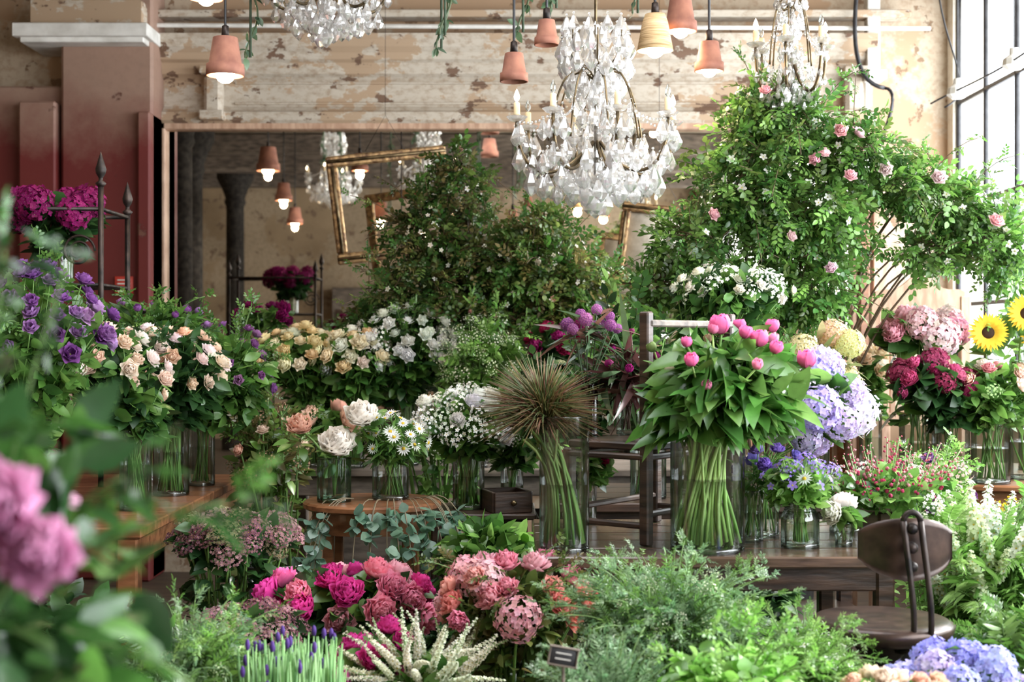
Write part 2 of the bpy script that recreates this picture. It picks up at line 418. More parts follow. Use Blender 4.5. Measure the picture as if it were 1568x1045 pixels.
# ------------------------------------------------------------ containers
def vase(mb,c,r,h,kind='cyl',water=.6,g='glass'):
    x,y,z=c
    wet='glass_wet' if g=='glass' else g
    if kind=='cyl': prof=lambda t:r
    elif kind=='flare': prof=lambda t:r*(.72+.34*t*t)
    elif kind=='jar': prof=lambda t:r*(1 if t<.72 else 1-.22*math.sin(min(1,(t-.72)/.18)*pi/2))
    elif kind in('bucket','pot'): prof=lambda t:r*(.76+.24*t)
    ts=np.linspace(0,1,13)
    if kind=='bucket':
        P=[(1e-4,.004),(r*.76,.004)]+[(prof(t),t*h+.004) for t in ts]+[(r+.006,h),(r+.006,h+.008),(r-.006,h+.004),(r*.96,h*.8),(r*.9,h*.5),(1e-4,h*.5)]
        lathe(mb,P,'steel',c,28)
        for q in (.3,.62): lathe(mb,[(prof(q)+.001,q*h-.006),(prof(q)+.006,q*h),(prof(q)+.001,q*h+.006)],'steel',c,28)
        for s in(-1,1): tube(mb,[(x+s*r*.98,y,z+h*.9),(x+s*r*1.16,y,z+h*.86),(x+s*r*1.16,y,z+h*.74),(x+s*r*.94,y,z+h*.7)],.005,'steel')
        return
    lathe(mb,[(prof(t),t*h) for t in ts if t<=water+.01],wet,c,32)
    lathe(mb,[(prof(t),t*h) for t in ts if t>=water-.05],g,c,32)
    wl=ts[ts<=water+.01][-1]
    lathe(mb,[(prof(wl)*.985,wl*h),(prof(wl)*.5,wl*h-.001),(1e-4,wl*h-.001)],wet,c,32)
    rt=prof(1)
    lathe(mb,[(rt-.002,h-.002),(rt+.002,h-.001),(rt+.002,h+.003),(rt-.002,h+.003),(rt-.002,h-.002)],g,c,32)
    lathe(mb,[(1e-4,0.001),(prof(0),0.001),(prof(0)+.0005,.012),(prof(0)*.95,.013),(1e-4,.010)],g,c,32)
    if kind=='jar':
        for q in(.8,.86,.92): lathe(mb,[(prof(q),q*h-.003),(prof(q)+.003,q*h),(prof(q),q*h+.003)],g,c,24)

def bouquet(name,base,vs,center,radii,flowers,nleaf=200,leaf=LEAF,lsize=.05,lcol=GR,zmin=-.25,stemcol=(.17,.32,.08),sprigs=0,sprt=None,ssize=.12,lowleaf=.9,shell=(.35,.95),collar=.9,shoots=0,shcol=None):
    mb=Mb(); base=np.array(base,float); c=np.array(center,float); radii=np.array(radii,float)
    kind,r,h=vs[:3]; g=vs[3] if len(vs)>3 else 'glass'
    vase(mb,base,r,h,kind,g=g)
    N_=sum(f[1] for f in flowers)
    rin=r*(.5 if kind in('jar','flare') else .78)
    mouth0=base+np.array([0,0,h])
    zfl=h*.5+.01 if kind=='bucket' else .015
    rs=max(.0024,r*.045)
    def stem(p,rr=None,col=stemcol):
        rr=rr or rs
        d=p-mouth0; hd=nrm(np.array([d[0],d[1],0])+1e-6)
        a=U(0,2*pi); q=rin*math.sqrt(U(0,1))*.95; a2=U(0,2*pi)
        m=mouth0+hd*rin*U(.3,.6)+np.array([math.cos(a2),math.sin(a2),0])*rin*.4
        f=base+np.array([q*math.cos(a),q*math.sin(a),zfl])
        up=np.array([0,0,max(.02,(p[2]-m[2])*.6)])
        mid=(f+m)/2*np.array([.9,.9,1])+np.array([base[0],base[1],0])*.1
        pts=np.vstack([[f],bez(f,mid,m,4)[1:-1],bez(m,m+up*.6+.35*(p-m)*np.array([1,1,0]),p,6)])
        tube(mb,pts,np.linspace(rr,rr*.6,len(pts)),'stem',np.array(col)*U(.7,1.25),5)
    if N_:
        d=sphere_dirs(N_,zmin); d=nrm(d+rng.normal(0,.1,d.shape)); d=d[rng.permutation(N_)]
        i=0
        for fl in flowers:
            tp,k,sz,pal=fl[:4]; tps=tp if isinstance(tp,list) else [tp]
            rad=fl[4] if len(fl)>4 else 1.0; up=fl[5] if len(fl)>5 else .3
            dd=d[i:i+k]; i+=k
            P=c+dd*radii*U(.8,1.12,(k,1))*rad
            F=nrm(dd+np.array([0,-.15,up])+rng.normal(0,.22,(k,3)))
            S=sz*U(.75,1.15,k); C=pick(pal,k,.05)
            R=fr_z(F)
            w=rng.integers(0,len(tps),k)
            for q in range(len(tps)):
                mk=w==q
                if mk.any(): mb.add(tps[q],P[mk],R[mk],S[mk],C[mk])
            for j in range(k): stem(P[j]-F[j]*sz*.1)
    def put(P,D):
        k=len(P); mb.add(leaf,P-D*lsize*.5,fr_y(D),lsize*U(.55,1.3,k),pick(lcol,k,.4))
    if nleaf:
        d=nrm(rng.normal(0,1,(nleaf,3))); d[:,2]=np.abs(d[:,2])*np.where(rng.random(nleaf)<.45,-lowleaf,1)
        P=c+d*radii*U(shell[0],shell[1]+.1,(nleaf,1))
        put(P,nrm(d*np.array([1,1,.6])+rng.normal(0,.5,(nleaf,3))+np.array([0,0,.1])))
        k=int(nleaf*collar)
        if k:
            t=U(-.12,.95,k); a=U(0,2*pi,k); rt=(r*1.15+(np.mean(radii[:2])*.95-r*1.15)*np.maximum(t,0)**.45)*U(.5,1.08,k)
            ax=mouth0+(c-mouth0)*t[:,None]
            ca=np.stack([np.cos(a),np.sin(a),np.zeros(k)],-1)
            rt=np.where(t<.04,np.maximum(rt,r*1.05),rt)
            P=ax+ca*rt[:,None]; put(P+ca*lsize*.3*(t<.04)[:,None],nrm(ca+rng.normal(0,.4,(k,3))+np.array([0,0,-.1])))
    if sprigs:
        sprt=sprt or SPR
        d=nrm(rng.normal(0,1,(sprigs,3))); d[:,2]=np.abs(d[:,2])*np.where(rng.random(sprigs)<.35,-lowleaf,1)
        lump=1+.22*np.sin(d[:,0]*6+c[0]*9)*np.sin(d[:,1]*5)+.15*np.sin(d[:,2]*8+d[:,0]*7)
        P=c+d*radii*(U(shell[0],1.0,sprigs)*lump)[:,None]; D=nrm(d+rng.normal(0,.45,(sprigs,3))+np.array([0,0,.35]))
        w=rng.integers(0,len(sprt),sprigs); R=fr_y(D); C=pick(lcol,sprigs,.4); S=ssize*U(.7,1.25,sprigs)
        for q in range(len(sprt)):
            mk=w==q
            if mk.any(): mb.add(sprt[q],(P-D*ssize*.5)[mk],R[mk],S[mk],C[mk])
        for j in range(min(sprigs,22)): stem(P[j]-D[j]*ssize*.5,.002,(.12,.2,.06))
    for _ in range(shoots):
        st=sprt or SPR
        d1=nrm(rng.normal(0,1,3)*np.array([1,1,.4])+np.array([0,0,.8])); s=c+d1*radii*.55; e=c+d1*radii*U(1.15,1.6)+np.array([0,0,U(0,.03)])
        pts=bez(s,(s+e)/2+np.array([0,0,.03]),e,6); tube(mb,pts,.0013,'stem',(.15,.25,.08),4)
        T=pts[[1,2,3,4,4,5,5]]; dd=nrm(rng.normal(0,.6,(7,3))+d1); mb.add(st[0],T,fr_y(dd),(ssize*.55)*U(.7,1.1,7),pick(shcol or lcol,7,.3))
    return mb.obj(name,base)

def shrub(name,base,vs,blobs,nspr,ssize,lcol,flowers=(),sprt=None,wild=.3,bark=(.13,.085,.05),long=25):
    mb=Mb(); base=np.array(base,float); kind,r,h=vs[:3]; vase(mb,base,r,h,kind)
    sprt=sprt or SPR; B=np.array([b[:6] for b in blobs],float)
    m0=base+np.array([0,0,h])
    foot=base+np.array([0,0,h*.5+.01 if kind=='bucket' else .015])
    for b in B:
        c,rad=b[:3],b[3:]
        for q in range(3):
            e=c+rng.normal(0,.4,3)*rad
            hd=nrm(np.array([e[0]-m0[0],e[1]-m0[1],0])+1e-6)
            m=m0+hd*r*.55
            ctrl=np.array([m[0]*.65+e[0]*.35,m[1]*.65+e[1]*.35,max(e[2],m[2]+.1)*1.0+.05])
            pts=np.vstack([[foot-hd*r*.3],bez(m,ctrl,e,12)])
            tube(mb,pts,np.linspace(.007,.003,len(pts)),'stem',bark,5)
            for w in range(6):
                d=nrm(rng.normal(0,1,3)); e2=c+d*rad*1.0
                tube(mb,bez(e,(e+e2)/2+np.array([0,0,.04]),e2,5),np.linspace(.0032,.0012,5),'stem',bark,4)
    vol=(B[:,3]*B[:,4]*B[:,5])**.75; w=vol/vol.sum()
    bi=rng.choice(len(B),nspr,p=w)
    d=nrm(rng.normal(0,1,(nspr,3)))
    lump=1+wild*np.sin(d[:,0]*5+bi*2)*np.sin(d[:,2]*6+bi)+wild*.5*np.sin(d[:,1]*9+d[:,0]*7)
    rad=U(.2,1,nspr)**.6*lump
    P=B[bi,:3]+d*B[bi,3:]*rad[:,None]
    D=nrm(d+rng.normal(0,.6,(nspr,3))+np.array([0,0,-.1]))
    C=pick(lcol,nspr,.4); S=ssize*U(.6,1.35,nspr); R=fr_y(D); ti=rng.integers(0,len(sprt),nspr)
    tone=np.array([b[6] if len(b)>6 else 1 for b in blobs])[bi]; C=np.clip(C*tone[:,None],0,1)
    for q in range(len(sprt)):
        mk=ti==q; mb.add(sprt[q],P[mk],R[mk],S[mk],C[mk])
    for _ in range(long):
        b=B[rng.choice(len(B),p=w)]; d1=nrm(rng.normal(0,1,3)+np.array([0,0,.3])); s=b[:3]+d1*b[3:]*.8
        e=s+d1*U(.1,.28)+np.array([0,0,U(-.1,.05)])
        pts=bez(s,(s+e)/2+np.array([0,0,.05]),e,6); tube(mb,pts,.0015,'stem',bark,4)
        dd=nrm(rng.normal(0,.7,(7,3))+d1); T=pts[[1,2,3,3,4,4,5]]
        mb.add(SPR[0],T,fr_y(dd),ssize*.6,pick(lcol,7,.3))
    for fl in flowers:
        tp,k,sz,pal=fl[:4]; tps=tp if isinstance(tp,list) else [tp]
        if len(fl)>4: P=np.array(fl[4],float); k=len(P); dd=np.tile(nrm(np.array([0,-1,.4])),(k,1))+rng.normal(0,.3,(k,3))
        else:
            bi=rng.choice(len(B),k,p=w); dd=nrm(rng.normal(0,1,(k,3))+np.array([0,-.5,.2])); P=B[bi,:3]+dd*B[bi,3:]*U(.95,1.1,(k,1))
        wq=rng.integers(0,len(tps),k); R=fr_z(dd); S=sz*U(.8,1.2,k); C=pick(pal,k,.08)
        for q in range(len(tps)):
            mk=wq==q
            if mk.any(): mb.add(tps[q],P[mk],R[mk],S[mk],C[mk])
    return mb.obj(name,base)

# ------------------------------------------------------------ room shell
BW=8.0; RX=2.45; LX=-5.0; FY=-3.0; CZ=3.45
def simple(name,parts):
    mb=Mb()
    for p in parts: box(mb,*p[:3],bev=p[3] if len(p)>3 else .0)
    return mb.obj(name)
simple('floor',[(((LX+RX)/2,(BW+FY)/2,-.05),(RX-LX+.4,BW-FY+.4,.1),'floor_boards')])
simple('wall_back',[(((LX+RX)/2,BW+.1,CZ/2),(RX-LX+.4,.2,CZ),'wall_peeling')])
simple('wall_front',[(((LX+RX)/2,FY-.1,CZ/2),(RX-LX+.4,.2,CZ),'wall_far')])
simple('wall_left',[((LX-.1,(BW+FY)/2,CZ/2),(.2,BW-FY,CZ),'wall_far')])
sx0,sx1,sy0,sy1=-1.4,1.0,2.35,4.25  # ceiling opening added so overhead fill light can enter
mb=Mb()
for (x0,x1,y0,y1) in ((LX-.2,sx0,FY-.2,BW+.2),(sx1,RX+.2,FY-.2,BW+.2),(sx0,sx1,FY-.2,sy0),(sx0,sx1,sy1,BW+.2)):
    box(mb,((x0+x1)/2,(y0+y1)/2,CZ+.05),(x1-x0,y1-y0,.1),'ceiling_plaster',bev=0)
mb.obj('ceiling')
mb=Mb()
for i in range(5):
    x=sx0+(sx1-sx0)*i/4; box(mb,(x,(sy0+sy1)/2,CZ+.05),(.05,sy1-sy0,.1),'black_paint')
for i in range(3):
    y=sy0+(sy1-sy0)*i/2; box(mb,((sx0+sx1)/2,y,CZ+.05),(sx1-sx0,.05,.1),'black_paint')
mb.obj('added_skylight_bars')  # bars of the made-up skylight, present only for the overhead fill
for y in (-2.0,-.4,1.2,6.4):
    mb=Mb(); box(mb,((LX+RX)/2,y,CZ-.11),(RX-LX-.1,.16,.2),'wood_grey',bev=.01); mb.obj('ceiling_beam')
wz0,wz1,wy0,wy1=.95,3.2,-2.6,7.9
mb=Mb()
box(mb,(RX+.1,(BW+FY)/2,wz0/2),(.2,BW-FY,wz0),'wall_light',bev=0)
box(mb,(RX+.1,(BW+FY)/2,(wz1+CZ)/2),(.2,BW-FY,CZ-wz1),'wall_light',bev=0)
box(mb,(RX+.1,(FY+wy0)/2,(wz0+wz1)/2),(.2,wy0-FY,wz1-wz0),'wall_light',bev=0)
box(mb,(RX+.1,(BW+wy1)/2,(wz0+wz1)/2),(.2,BW-wy1,wz1-wz0),'wall_light',bev=0)
mb.obj('wall_right')
mb=Mb()
y=wy1
i=0
while y>wy0-.01:
    box(mb,(RX+.03,y,(wz0+wz1)/2),(.025,.02 if i%3 else .04,wz1-wz0),'black_paint'); y-=.46; i+=1
for z in (wz0,1.5,2.05,2.62,wz1): box(mb,(RX+.03,(wy0+wy1)/2,z),(.025,wy1-wy0,.022),'black_paint')
box(mb,(RX+.0,(wy0+wy1)/2,wz0+.0),(.16,wy1-wy0,.04),'white_paint')
mb.obj('window_1')

mb=Mb()
box(mb,(-2.2,7.86,CZ/2-.01),(.5,.28,CZ-.02),'pier_red',bev=.015)
box(mb,(-1.985,7.83,1.27),(.07,.34,2.54),'pier_red',bev=.01)
mb.obj('pillar_red_painted')
mb=Mb()
box(mb,(-2.3,7.78,2.96),(.72,.44,.07),'white_paint'); box(mb,(-2.3,7.8,2.915),(.66,.4,.03),'white_paint'); box(mb,(-2.28,7.8,3.06),(.6,.38,.14),'trim_peeling')
mb.obj('trim_1')
mb=Mb()
box(mb,(-3.6,7.9,1.35),(2.3,.2,2.7),'pier_red',bev=.01)
box(mb,(-2.57,7.74,1.3),(.2,.1,2.6),'pier_red',bev=.01)
mb.obj('trim_5')
mb=Mb()
x0,x1=-1.95,2.02
prof=[(0,2.50),(.06,2.50),(.09,2.53),(.09,2.575),(.06,2.59),(.05,2.60),(.035,2.615),(.035,2.76),(.05,2.775),(.075,2.79),(.085,2.82),(.085,2.85),(.11,2.865),(.12,2.90),(.15,2.93),(.16,2.965),(.16,3.0),(0,3.0)]
V=[];F=[];m=len(prof)
for x in (x0,x1):
    for d,z in prof: V.append((x,BW-d,z))
for i in range(m):
    j=(i+1)%m; F.append((i,j,m+j,m+i))
F.append(tuple(range(m))); F.append(tuple(range(2*m-1,m-1,-1)))
mb.faces(V,F,'trim_peeling')
for x in(-1.66,1.9): 
    box(mb,(x,BW-.075,2.66),(.1,.1,.24),'trim_peeling',bev=.02); box(mb,(x,BW-.1,2.8),(.13,.13,.04),'trim_peeling'); box(mb,(x,BW-.1,2.55),(.13,.13,.05),'trim_peeling')
for z in(2.63,2.745): box(mb,(.1,BW-.04,z),(3.3,.02,.014),'trim_peeling')
mb.obj('trim_2')
mb=Mb(); box(mb,(.0,BW-.1,3.11),(4.4,.12,.04),'trim_peeling'); tube(mb,[(-2.4,BW-.18,3.04),(2.3,BW-.18,3.02)],.012,'white_paint',sides=8); mb.obj('trim_3')
mb=Mb()
box(mb,(-.03,BW-.012,1.5),(3.86,.02,1.98),'mirror_glass',bev=0)
for x in(-1.97,1.93): box(mb,(x,BW-.04,1.5),(.07,.07,2.05),'wood_pale')
box(mb,(-.02,BW-.04,2.505),(3.97,.07,.045),'wood_pale'); box(mb,(-.02,BW-.04,.5),(3.97,.07,.06),'wood_pale')
for x in(-.62,.72): box(mb,(x,BW-.024,1.5),(.006,.006,1.95),'iron',bev=0)
mb.obj('wall_mirror')
mb=Mb(); box(mb,(2.0,7.75,1.0),(.09,.12,2.0),'wood_pale'); box(mb,(1.9,7.7,1.0),(.05,.1,2.0),'wood_warm'); box(mb,(1.95,7.72,2.02),(.24,.2,.05),'wood_pale'); mb.obj('trim_4')
mb=Mb()
box(mb,(2.0,7.9,2.98),(.07,.08,.46),'white_paint'); box(mb,(2.0,7.85,2.76),(.1,.16,.05),'white_paint'); tube(mb,[(1.97,7.9,2.2),(1.97,7.9,2.74)],.014,'white_paint',sides=8)
tube(mb,bez3((1.9,7.8,3.3),(1.85,7.8,2.9),(1.88,7.75,2.7),(2.03,7.75,2.68),14),.012,'black_paint',sides=6)
tube(mb,bez3((2.03,7.75,2.68),(2.1,7.7,2.67),(2.06,7.7,2.5),(1.98,7.85,2.3),12),.01,'black_paint',sides=6)
mb.obj('wall_bracket')
mb=Mb()
tube(mb,bez3((2.2,7.3,3.4),(2.1,7.3,2.9),(2.45,7.3,2.6),(2.22,7.3,2.5),20),.005,'black_paint',sides=5)
tube(mb,bez3((2.15,7.3,2.52),(2.3,7.0,2.6),(2.35,6.4,2.55),(2.35,5.6,2.75),20),.005,'black_paint',sides=5)
for t in((2.24,7.15,2.56),(2.33,6.6,2.6)):
    lathe(mb,[(.001,.06),(.02,.06),(.022,.03),(.05,.01),(.055,-.02),(.03,-.04),(.001,-.04)],'white_paint',t,12)
tube(mb,[(2.24,7.15,2.6),(2.24,7.15,3.44)],.003,'black_paint'); tube(mb,[(2.33,6.6,2.65),(2.33,6.6,3.44)],.003,'black_paint')
mb.obj('cable_string')
for x,y in((-2.75,4.2),(-3.1,2.2),(-3.3,-1.0)):
    mb=Mb(); lathe(mb,[(.16,0),(.16,.12),(.13,.18),(.115,.3),(.105,2.9),(.13,2.95),(.115,3.0),(.15,3.1),(.22,3.24),(.22,3.44)],'pipe_grey',(x,y,0),20)
    mb.obj('cast_iron_column')
mb=Mb(); box(mb,(-1.9,FY+.2,1.0),(.9,.36,2.0),'wood_grey'); 
for z in(.5,1.0,1.5): box(mb,(-1.9,FY+.39,z),(.8,.02,.42),'wood_dark')
mb.obj('wooden_cabinet')
mb=Mb()
for z in(.8,1.3,1.8): box(mb,(.4,FY+.2,z),(1.8,.3,.03),'wood_warm')
for x in(-.5,1.3): box(mb,(x,FY+.2,.95),(.04,.3,1.9),'wood_warm')
for i in range(9): lathe(mb,[(1e-4,0),(.05,0),(.07,.13),(.06,.13),(1e-4,.1)],'terracotta',(-.35+.19*i,FY+.2,1.316 if i%2 else .816),12)
mb.obj('shelf_unit')

# ------------------------------------------------------------ furniture
def table(name,x0,x1,y0,y1,z,mat='wood_dark',leg=.05,th=.03,apron=.08,legmat=None,shelf=None,top=None):
    mb=Mb(); cx,cy=(x0+x1)/2,(y0+y1)/2; legmat=legmat or mat
    n=max(1,round((y1-y0)/.16)); w=(y1-y0)/n
    for i in range(n): box(mb,(cx,y0+w*(i+.5),z-th/2),(x1-x0,w-.002,th),top or mat,bev=.004)
    for y in(y0+.04,y1-.04): box(mb,(cx,y,z-th-apron/2),(x1-x0-.08,.022,apron),mat)
    for x in(x0+.04,x1-.04): box(mb,(x,cy,z-th-apron/2),(.022,y1-y0-.08,apron),mat)
    for x in(x0+.045,x1-.045):
        for y in(y0+.045,y1-.045): box(mb,(x,y,(z-th)/2),(leg,leg,z-th),legmat,bev=.006)
    if shelf: 
        box(mb,(cx,cy,shelf),(x1-x0-.06,y1-y0-.06,.02),mat)
    return mb.obj(name,(cx,cy,0))
table('side_table',-2.3,-1.03,3.95,5.55,.78,'wood_warm',.06)
table('long_table',-1.0,1.15,5.75,6.5,.78,'wood_grey',.06,shelf=.3)
table('display_table',.06,.95,3.42,4.15,.78,'wood_dark',.045,th=.028,apron=.06,top='wood_top')
table('low_bench',-.3,.08,4.75,5.1,.72,'wood_dark',.035,th=.02,apron=.04)
table('work_table',.15,1.25,4.55,5.2,.78,'wood_dark',.05,shelf=.35)
def round_table(name,x,y,z,r,mat,rings=False,nleg=4,lw=.035,top=.025,ap=.07):
    mb=Mb()
    lathe(mb,[(1e-4,z-top),(r-.01,z-top),(r,z-top+.006),(r,z-.006),(r-.008,z),(1e-4,z)],mat,(x,y,0),56)
    lathe(mb,[(r-.03,z-top),(r-.03,z-top-ap),(r-.045,z-top-ap),(r-.045,z-top)],mat,(x,y,0),56)
    for i in range(nleg):
        a=pi/4+i*2*pi/nleg; lx,ly=x+(r-.05)*math.cos(a),y+(r-.05)*math.sin(a)
        ex,ey=x+(r-.03)*math.cos(a),y+(r-.03)*math.sin(a)
        beam(mb,(ex,ey,0),(lx,ly,z-top),lw,lw,mat)
    if rings: lathe(mb,[(r-.06,.3),(r-.05,.312),(r-.04,.3),(r-.05,.288),(r-.06,.3)],mat,(x,y,0),40)
    mb.obj(name,(x,y,0))
round_table('round_stool',-.457,4.65,.78,.225,'wood_warm',True)
round_table('round_table',1.9,5.6,.78,.52,'wood_warm')
mb=Mb()
A=np.array([.34,3.60]);B=np.array([.60,3.93]); dv=nrm(B-A); pv=np.array([-dv[1],dv[0]]); w=.24
C_=A+pv*w; D_=B+pv*w; RZ=rotz(math.atan2(dv[1],dv[0]))
for q,top in((A,1.375),(B,1.375)): box(mb,(q[0],q[1],(.781+top)/2),(.028,.028,top-.782),'wood_dark',RZ)
for q in(C_,D_): box(mb,(q[0],q[1],(.781+1.02)/2),(.028,.028,.238),'wood_dark',RZ)
def b3(p,q,z,w_,h_,m='wood_dark'): beam(mb,(p[0],p[1],z),(q[0],q[1],z),h_,w_,m,up=(0,0,1))
b3(A,B,1.345,.018,.035,'wood_grey'); b3(A,B,1.22,.015,.022); b3(A,B,.86,.015,.02); b3(A,C_,.83,.015,.02); b3(C_,D_,.86,.015,.02); b3(B,D_,.83,.015,.02)
cc=(A+B+C_+D_)/4; box(mb,(cc[0],cc[1],1.03),(.41,.26,.02),'wood_dark',RZ)
b3(A,C_,1.005,.015,.03); b3(A,B,1.005,.015,.03); b3(C_,D_,1.005,.015,.03); b3(B,D_,1.005,.015,.03)
mb.obj('child_chair',(cc[0],cc[1],.781))
mb=Mb(); X,Y=.80,3.08
lathe(mb,[(1e-4,.66),(.13,.66),(.15,.672),(.155,.69),(.14,.70),(.08,.692),(1e-4,.69)],'rust_iron',(X,Y,0),32)
lathe(mb,[(1e-4,.05),(.03,.05),(.03,.6),(.06,.64),(.06,.66),(1e-4,.66)],'iron',(X,Y,0),14)
for i in range(4):
    a=i*pi/2+.5; tube(mb,bez3((X,Y,.3),(X+.1*math.cos(a),Y+.1*math.sin(a),.28),(X+.16*math.cos(a),Y+.16*math.sin(a),.12),(X+.22*math.cos(a),Y+.22*math.sin(a),.012),10),.012,'iron',sides=6)
nu,nv=16,8; V=[];F=[]
for side in(0,1):
    for i in range(nu+1):
        u=-1+2*i/nu
        for j in range(nv+1):
            v=-1+2*j/nv; hh=.056*(1-.45*abs(u)**4)
            V.append((X+.035+u*.1,Y-.10+.04*u*u+(.006 if side else 0),.868+v*hh-(.018*(1-abs(u)) if v<0 else -.004*math.cos(u*pi))))
o=(nu+1)*(nv+1)
for i in range(nu):
    for j in range(nv):
        a=i*(nv+1)+j; F.append((a,a+nv+1,a+nv+2,a+1)); F.append((o+a,o+a+1,o+a+nv+2,o+a+nv+1))
for i in range(nu):
    for j in(0,nv):
        a=i*(nv+1)+j; F.append((a,a+nv+1,o+a+nv+1,o+a))
for j in range(nv):
    for i in(0,nu):
        a=i*(nv+1)+j; F.append((a,a+1,o+a+1,o+a))
mb.faces(V,F,'rust_iron')
for dx in(-.022,.014):
    tube(mb,bez3((X+.04+dx,Y-.05,.64),(X+.07+dx,Y-.17,.64),(X+.045+dx,Y-.15,.78),(X+.035+dx,Y-.125,.925),14),.0065,'iron',sides=8)
tube(mb,bez3((X+.013,Y-.125,.925),(X+.015,Y-.125,.95),(X+.047,Y-.125,.95),(X+.049,Y-.125,.925),8),.0065,'iron',sides=8)
for z in(.83,.87,.91): lathe(mb,[(1e-4,-.008),(.012,-.008),(.012,.006),(.006,.012),(1e-4,.012)],'iron',(X+.031,Y-.125,z),10,R=[[1,0,0],[0,0,-1],[0,1,0]])
mb.obj('typist_chair',(X,Y,0))
mb=Mb(); x0,x1,y0=1.62,2.02,6.35
for x in(x0,x1):
    beam(mb,(x,y0,.0),(x,y0,1.5),.045,.045,'wood_pale'); beam(mb,(x,y0+.42,.0),(x,y0+.42,.5),.04,.04,'wood_pale')
V=[];F=[];n=16
for i in range(n+1):
    u=i/n; zt=1.5+.08*math.sin(pi*u)+ .02*math.cos(u*4*pi)
    for yy in(y0-.015,y0+.015): V+= [(x0+(x1-x0)*u,yy,1.28),(x0+(x1-x0)*u,yy,zt)]
for i in range(n):
    a=i*4; F+=[(a,a+4,a+5,a+1),(a+2,a+3,a+7,a+6),(a+1,a+5,a+7,a+3),(a,a+2,a+6,a+4)]
mb.faces(V,F,'wood_pale')
box(mb,((x0+x1)/2,y0,.95),(x1-x0,.02,.06),'wood_pale')
for i in range(1,5): box(mb,(x0+(x1-x0)*i/5,y0,1.1),(.03,.015,.36),'wood_pale')
box(mb,((x0+x1)/2,y0+.21,.5),(x1-x0+.05,.48,.03),'wood_pale')
mb.obj('wooden_chair',((x0+x1)/2,y0,0))
mb=Mb(); ex0,ex1,ey0,ey1=-2.1,-1.46,5.05,5.4
for x in(ex0,ex1):
    for y in(ey0,ey1):
        zt=1.86 if y==ey0 else 1.79
        tube(mb,[(x,y,.782),(x,y,1.4),(x,y,zt)],.01,'iron',sides=8)
        lathe(mb,[(.012,0),(.02,.01),(.008,.02),(.008,.03),(.017,.045),(.02,.06),(.008,.1),(1e-4,.125)],'iron',(x,y,zt-.01),10)
for z in(1.0,1.5):
    for y in(ey0,ey1): tube(mb,[(ex0,y,z),(ex1,y,z)],.007,'iron')
    for x in(ex0,ex1): tube(mb,[(x,ey0,z),(x,ey1,z)],.007,'iron')
    for i in range(9): tube(mb,[(ex0,ey0+(ey1-ey0)*i/8,z),(ex1,ey0+(ey1-ey0)*i/8,z)],.004,'iron')
for y in(ey0,ey1): tube(mb,[(ex0,y,1.77),(ex1,y,1.77)],.008,'iron')
for x in(ex0,ex1): tube(mb,[(x,ey0,1.77),(x,ey1,1.77)],.008,'iron')
t=np.linspace(0,2.2*2*pi,50); rr=.06*(1-t/t[-1]*.8)
tube(mb,np.stack([ex1-.08+rr*np.cos(t),np.full(50,ey0),1.62+rr*np.sin(t)],-1),.005,'iron')
mb.obj('iron_etagere',((ex0+ex1)/2,(ey0+ey1)/2,.78))
mb=Mb(); box(mb,(-2.1,7.70,1.6),(.1,.01,.1),'sign_red',bev=.002)
for i in range(4): box(mb,(-2.1,7.692,1.57+.02*i),(.07,.006,.007),'white_paint',bev=.001)
mb.obj('fire_safety_sign')
def crate(name,c,s,mat,rz=0):
    mb=Mb(); R=rotz(rz); x,y,z=c; w,d,h=s; t=.012
    def pb(o,sz): 
        o=R@np.array(o); box(mb,(x+o[0],y+o[1],z+o[2]),sz,mat,R,.002)
    pb((0,0,t/2),(w,d,t)); pb((0,-d/2,h/2),(w,t,h)); pb((0,d/2,h/2),(w,t,h)); pb((-w/2,0,h/2),(t,d-t,h)); pb((w/2,0,h/2),(t,d-t,h))
    o=R@np.array([0,-d/2-.012,h*.5]); ball(mb,(x+o[0],y+o[1],z+o[2]),.01,'brass')
    mb.obj(name,c)
crate('wooden_drawer',(-.02,4.86,.721),(.13,.16,.07),'wood_dark',.3)
crate('wooden_crate',(.55,4.85,.362),(.4,.3,.2),'wood_dark',.1)
crate('wooden_crate',(-.5,6.1,.312),(.5,.35,.25),'wood_grey',-.05)
crate('wooden_crate',(.35,6.1,.312),(.5,.35,.25),'wood_dark',.05)

def frame(name,c,w,h,t,rz,tilt,mat,fill=None):
    mb=Mb(); cr,sr=math.cos(rz),math.sin(rz)
    R=np.array([[cr,0,-sr],[0,1,0],[sr,0,cr]]); ct,st=math.cos(tilt),math.sin(tilt)
    R=np.array([[ct,-st,0],[st,ct,0],[0,0,1]])@R
    c=np.array(c)
    for o,s in(((0,0,h/2-t/2),(w,.035,t)),((0,0,-h/2+t/2),(w,.035,t)),((-w/2+t/2,0,0),(t,.035,h-2*t)),((w/2-t/2,0,0),(t,.035,h-2*t))):
        box(mb,c+R@np.array(o),s,mat,R,.008)
        s2=(s[0]*(1 if s[0]>s[2] else .3),.02,s[2]*(1 if s[2]>s[0] else .3)); box(mb,c+R@(np.array(o)+np.array([0,-.02,0])),s2,'brass',R,.004)
    if fill: box(mb,c+R@np.array([0,.012,0]),(w-2*t,.006,h-2*t),fill,R,0)
    hz=c+R@np.array([0,0,h/2]); tube(mb,[hz+np.array([-.1,.0,0]),np.array([hz[0],hz[1],hz[2]+.18]),hz+np.array([.1,0,0])],.0015,'iron')
    tube(mb,[np.array([hz[0],hz[1],hz[2]+.18]),np.array([hz[0],hz[1],CZ])],.0012,'iron')
    mb.obj(name,c)
frame('gilt_picture_frame',(-.60,7.1,1.98),.60,.54,.055,.12,.15,'gilt')
frame('gilt_picture_frame',(.70,7.0,1.76),.36,.42,.045,-.12,-.1,'gilt','paper')

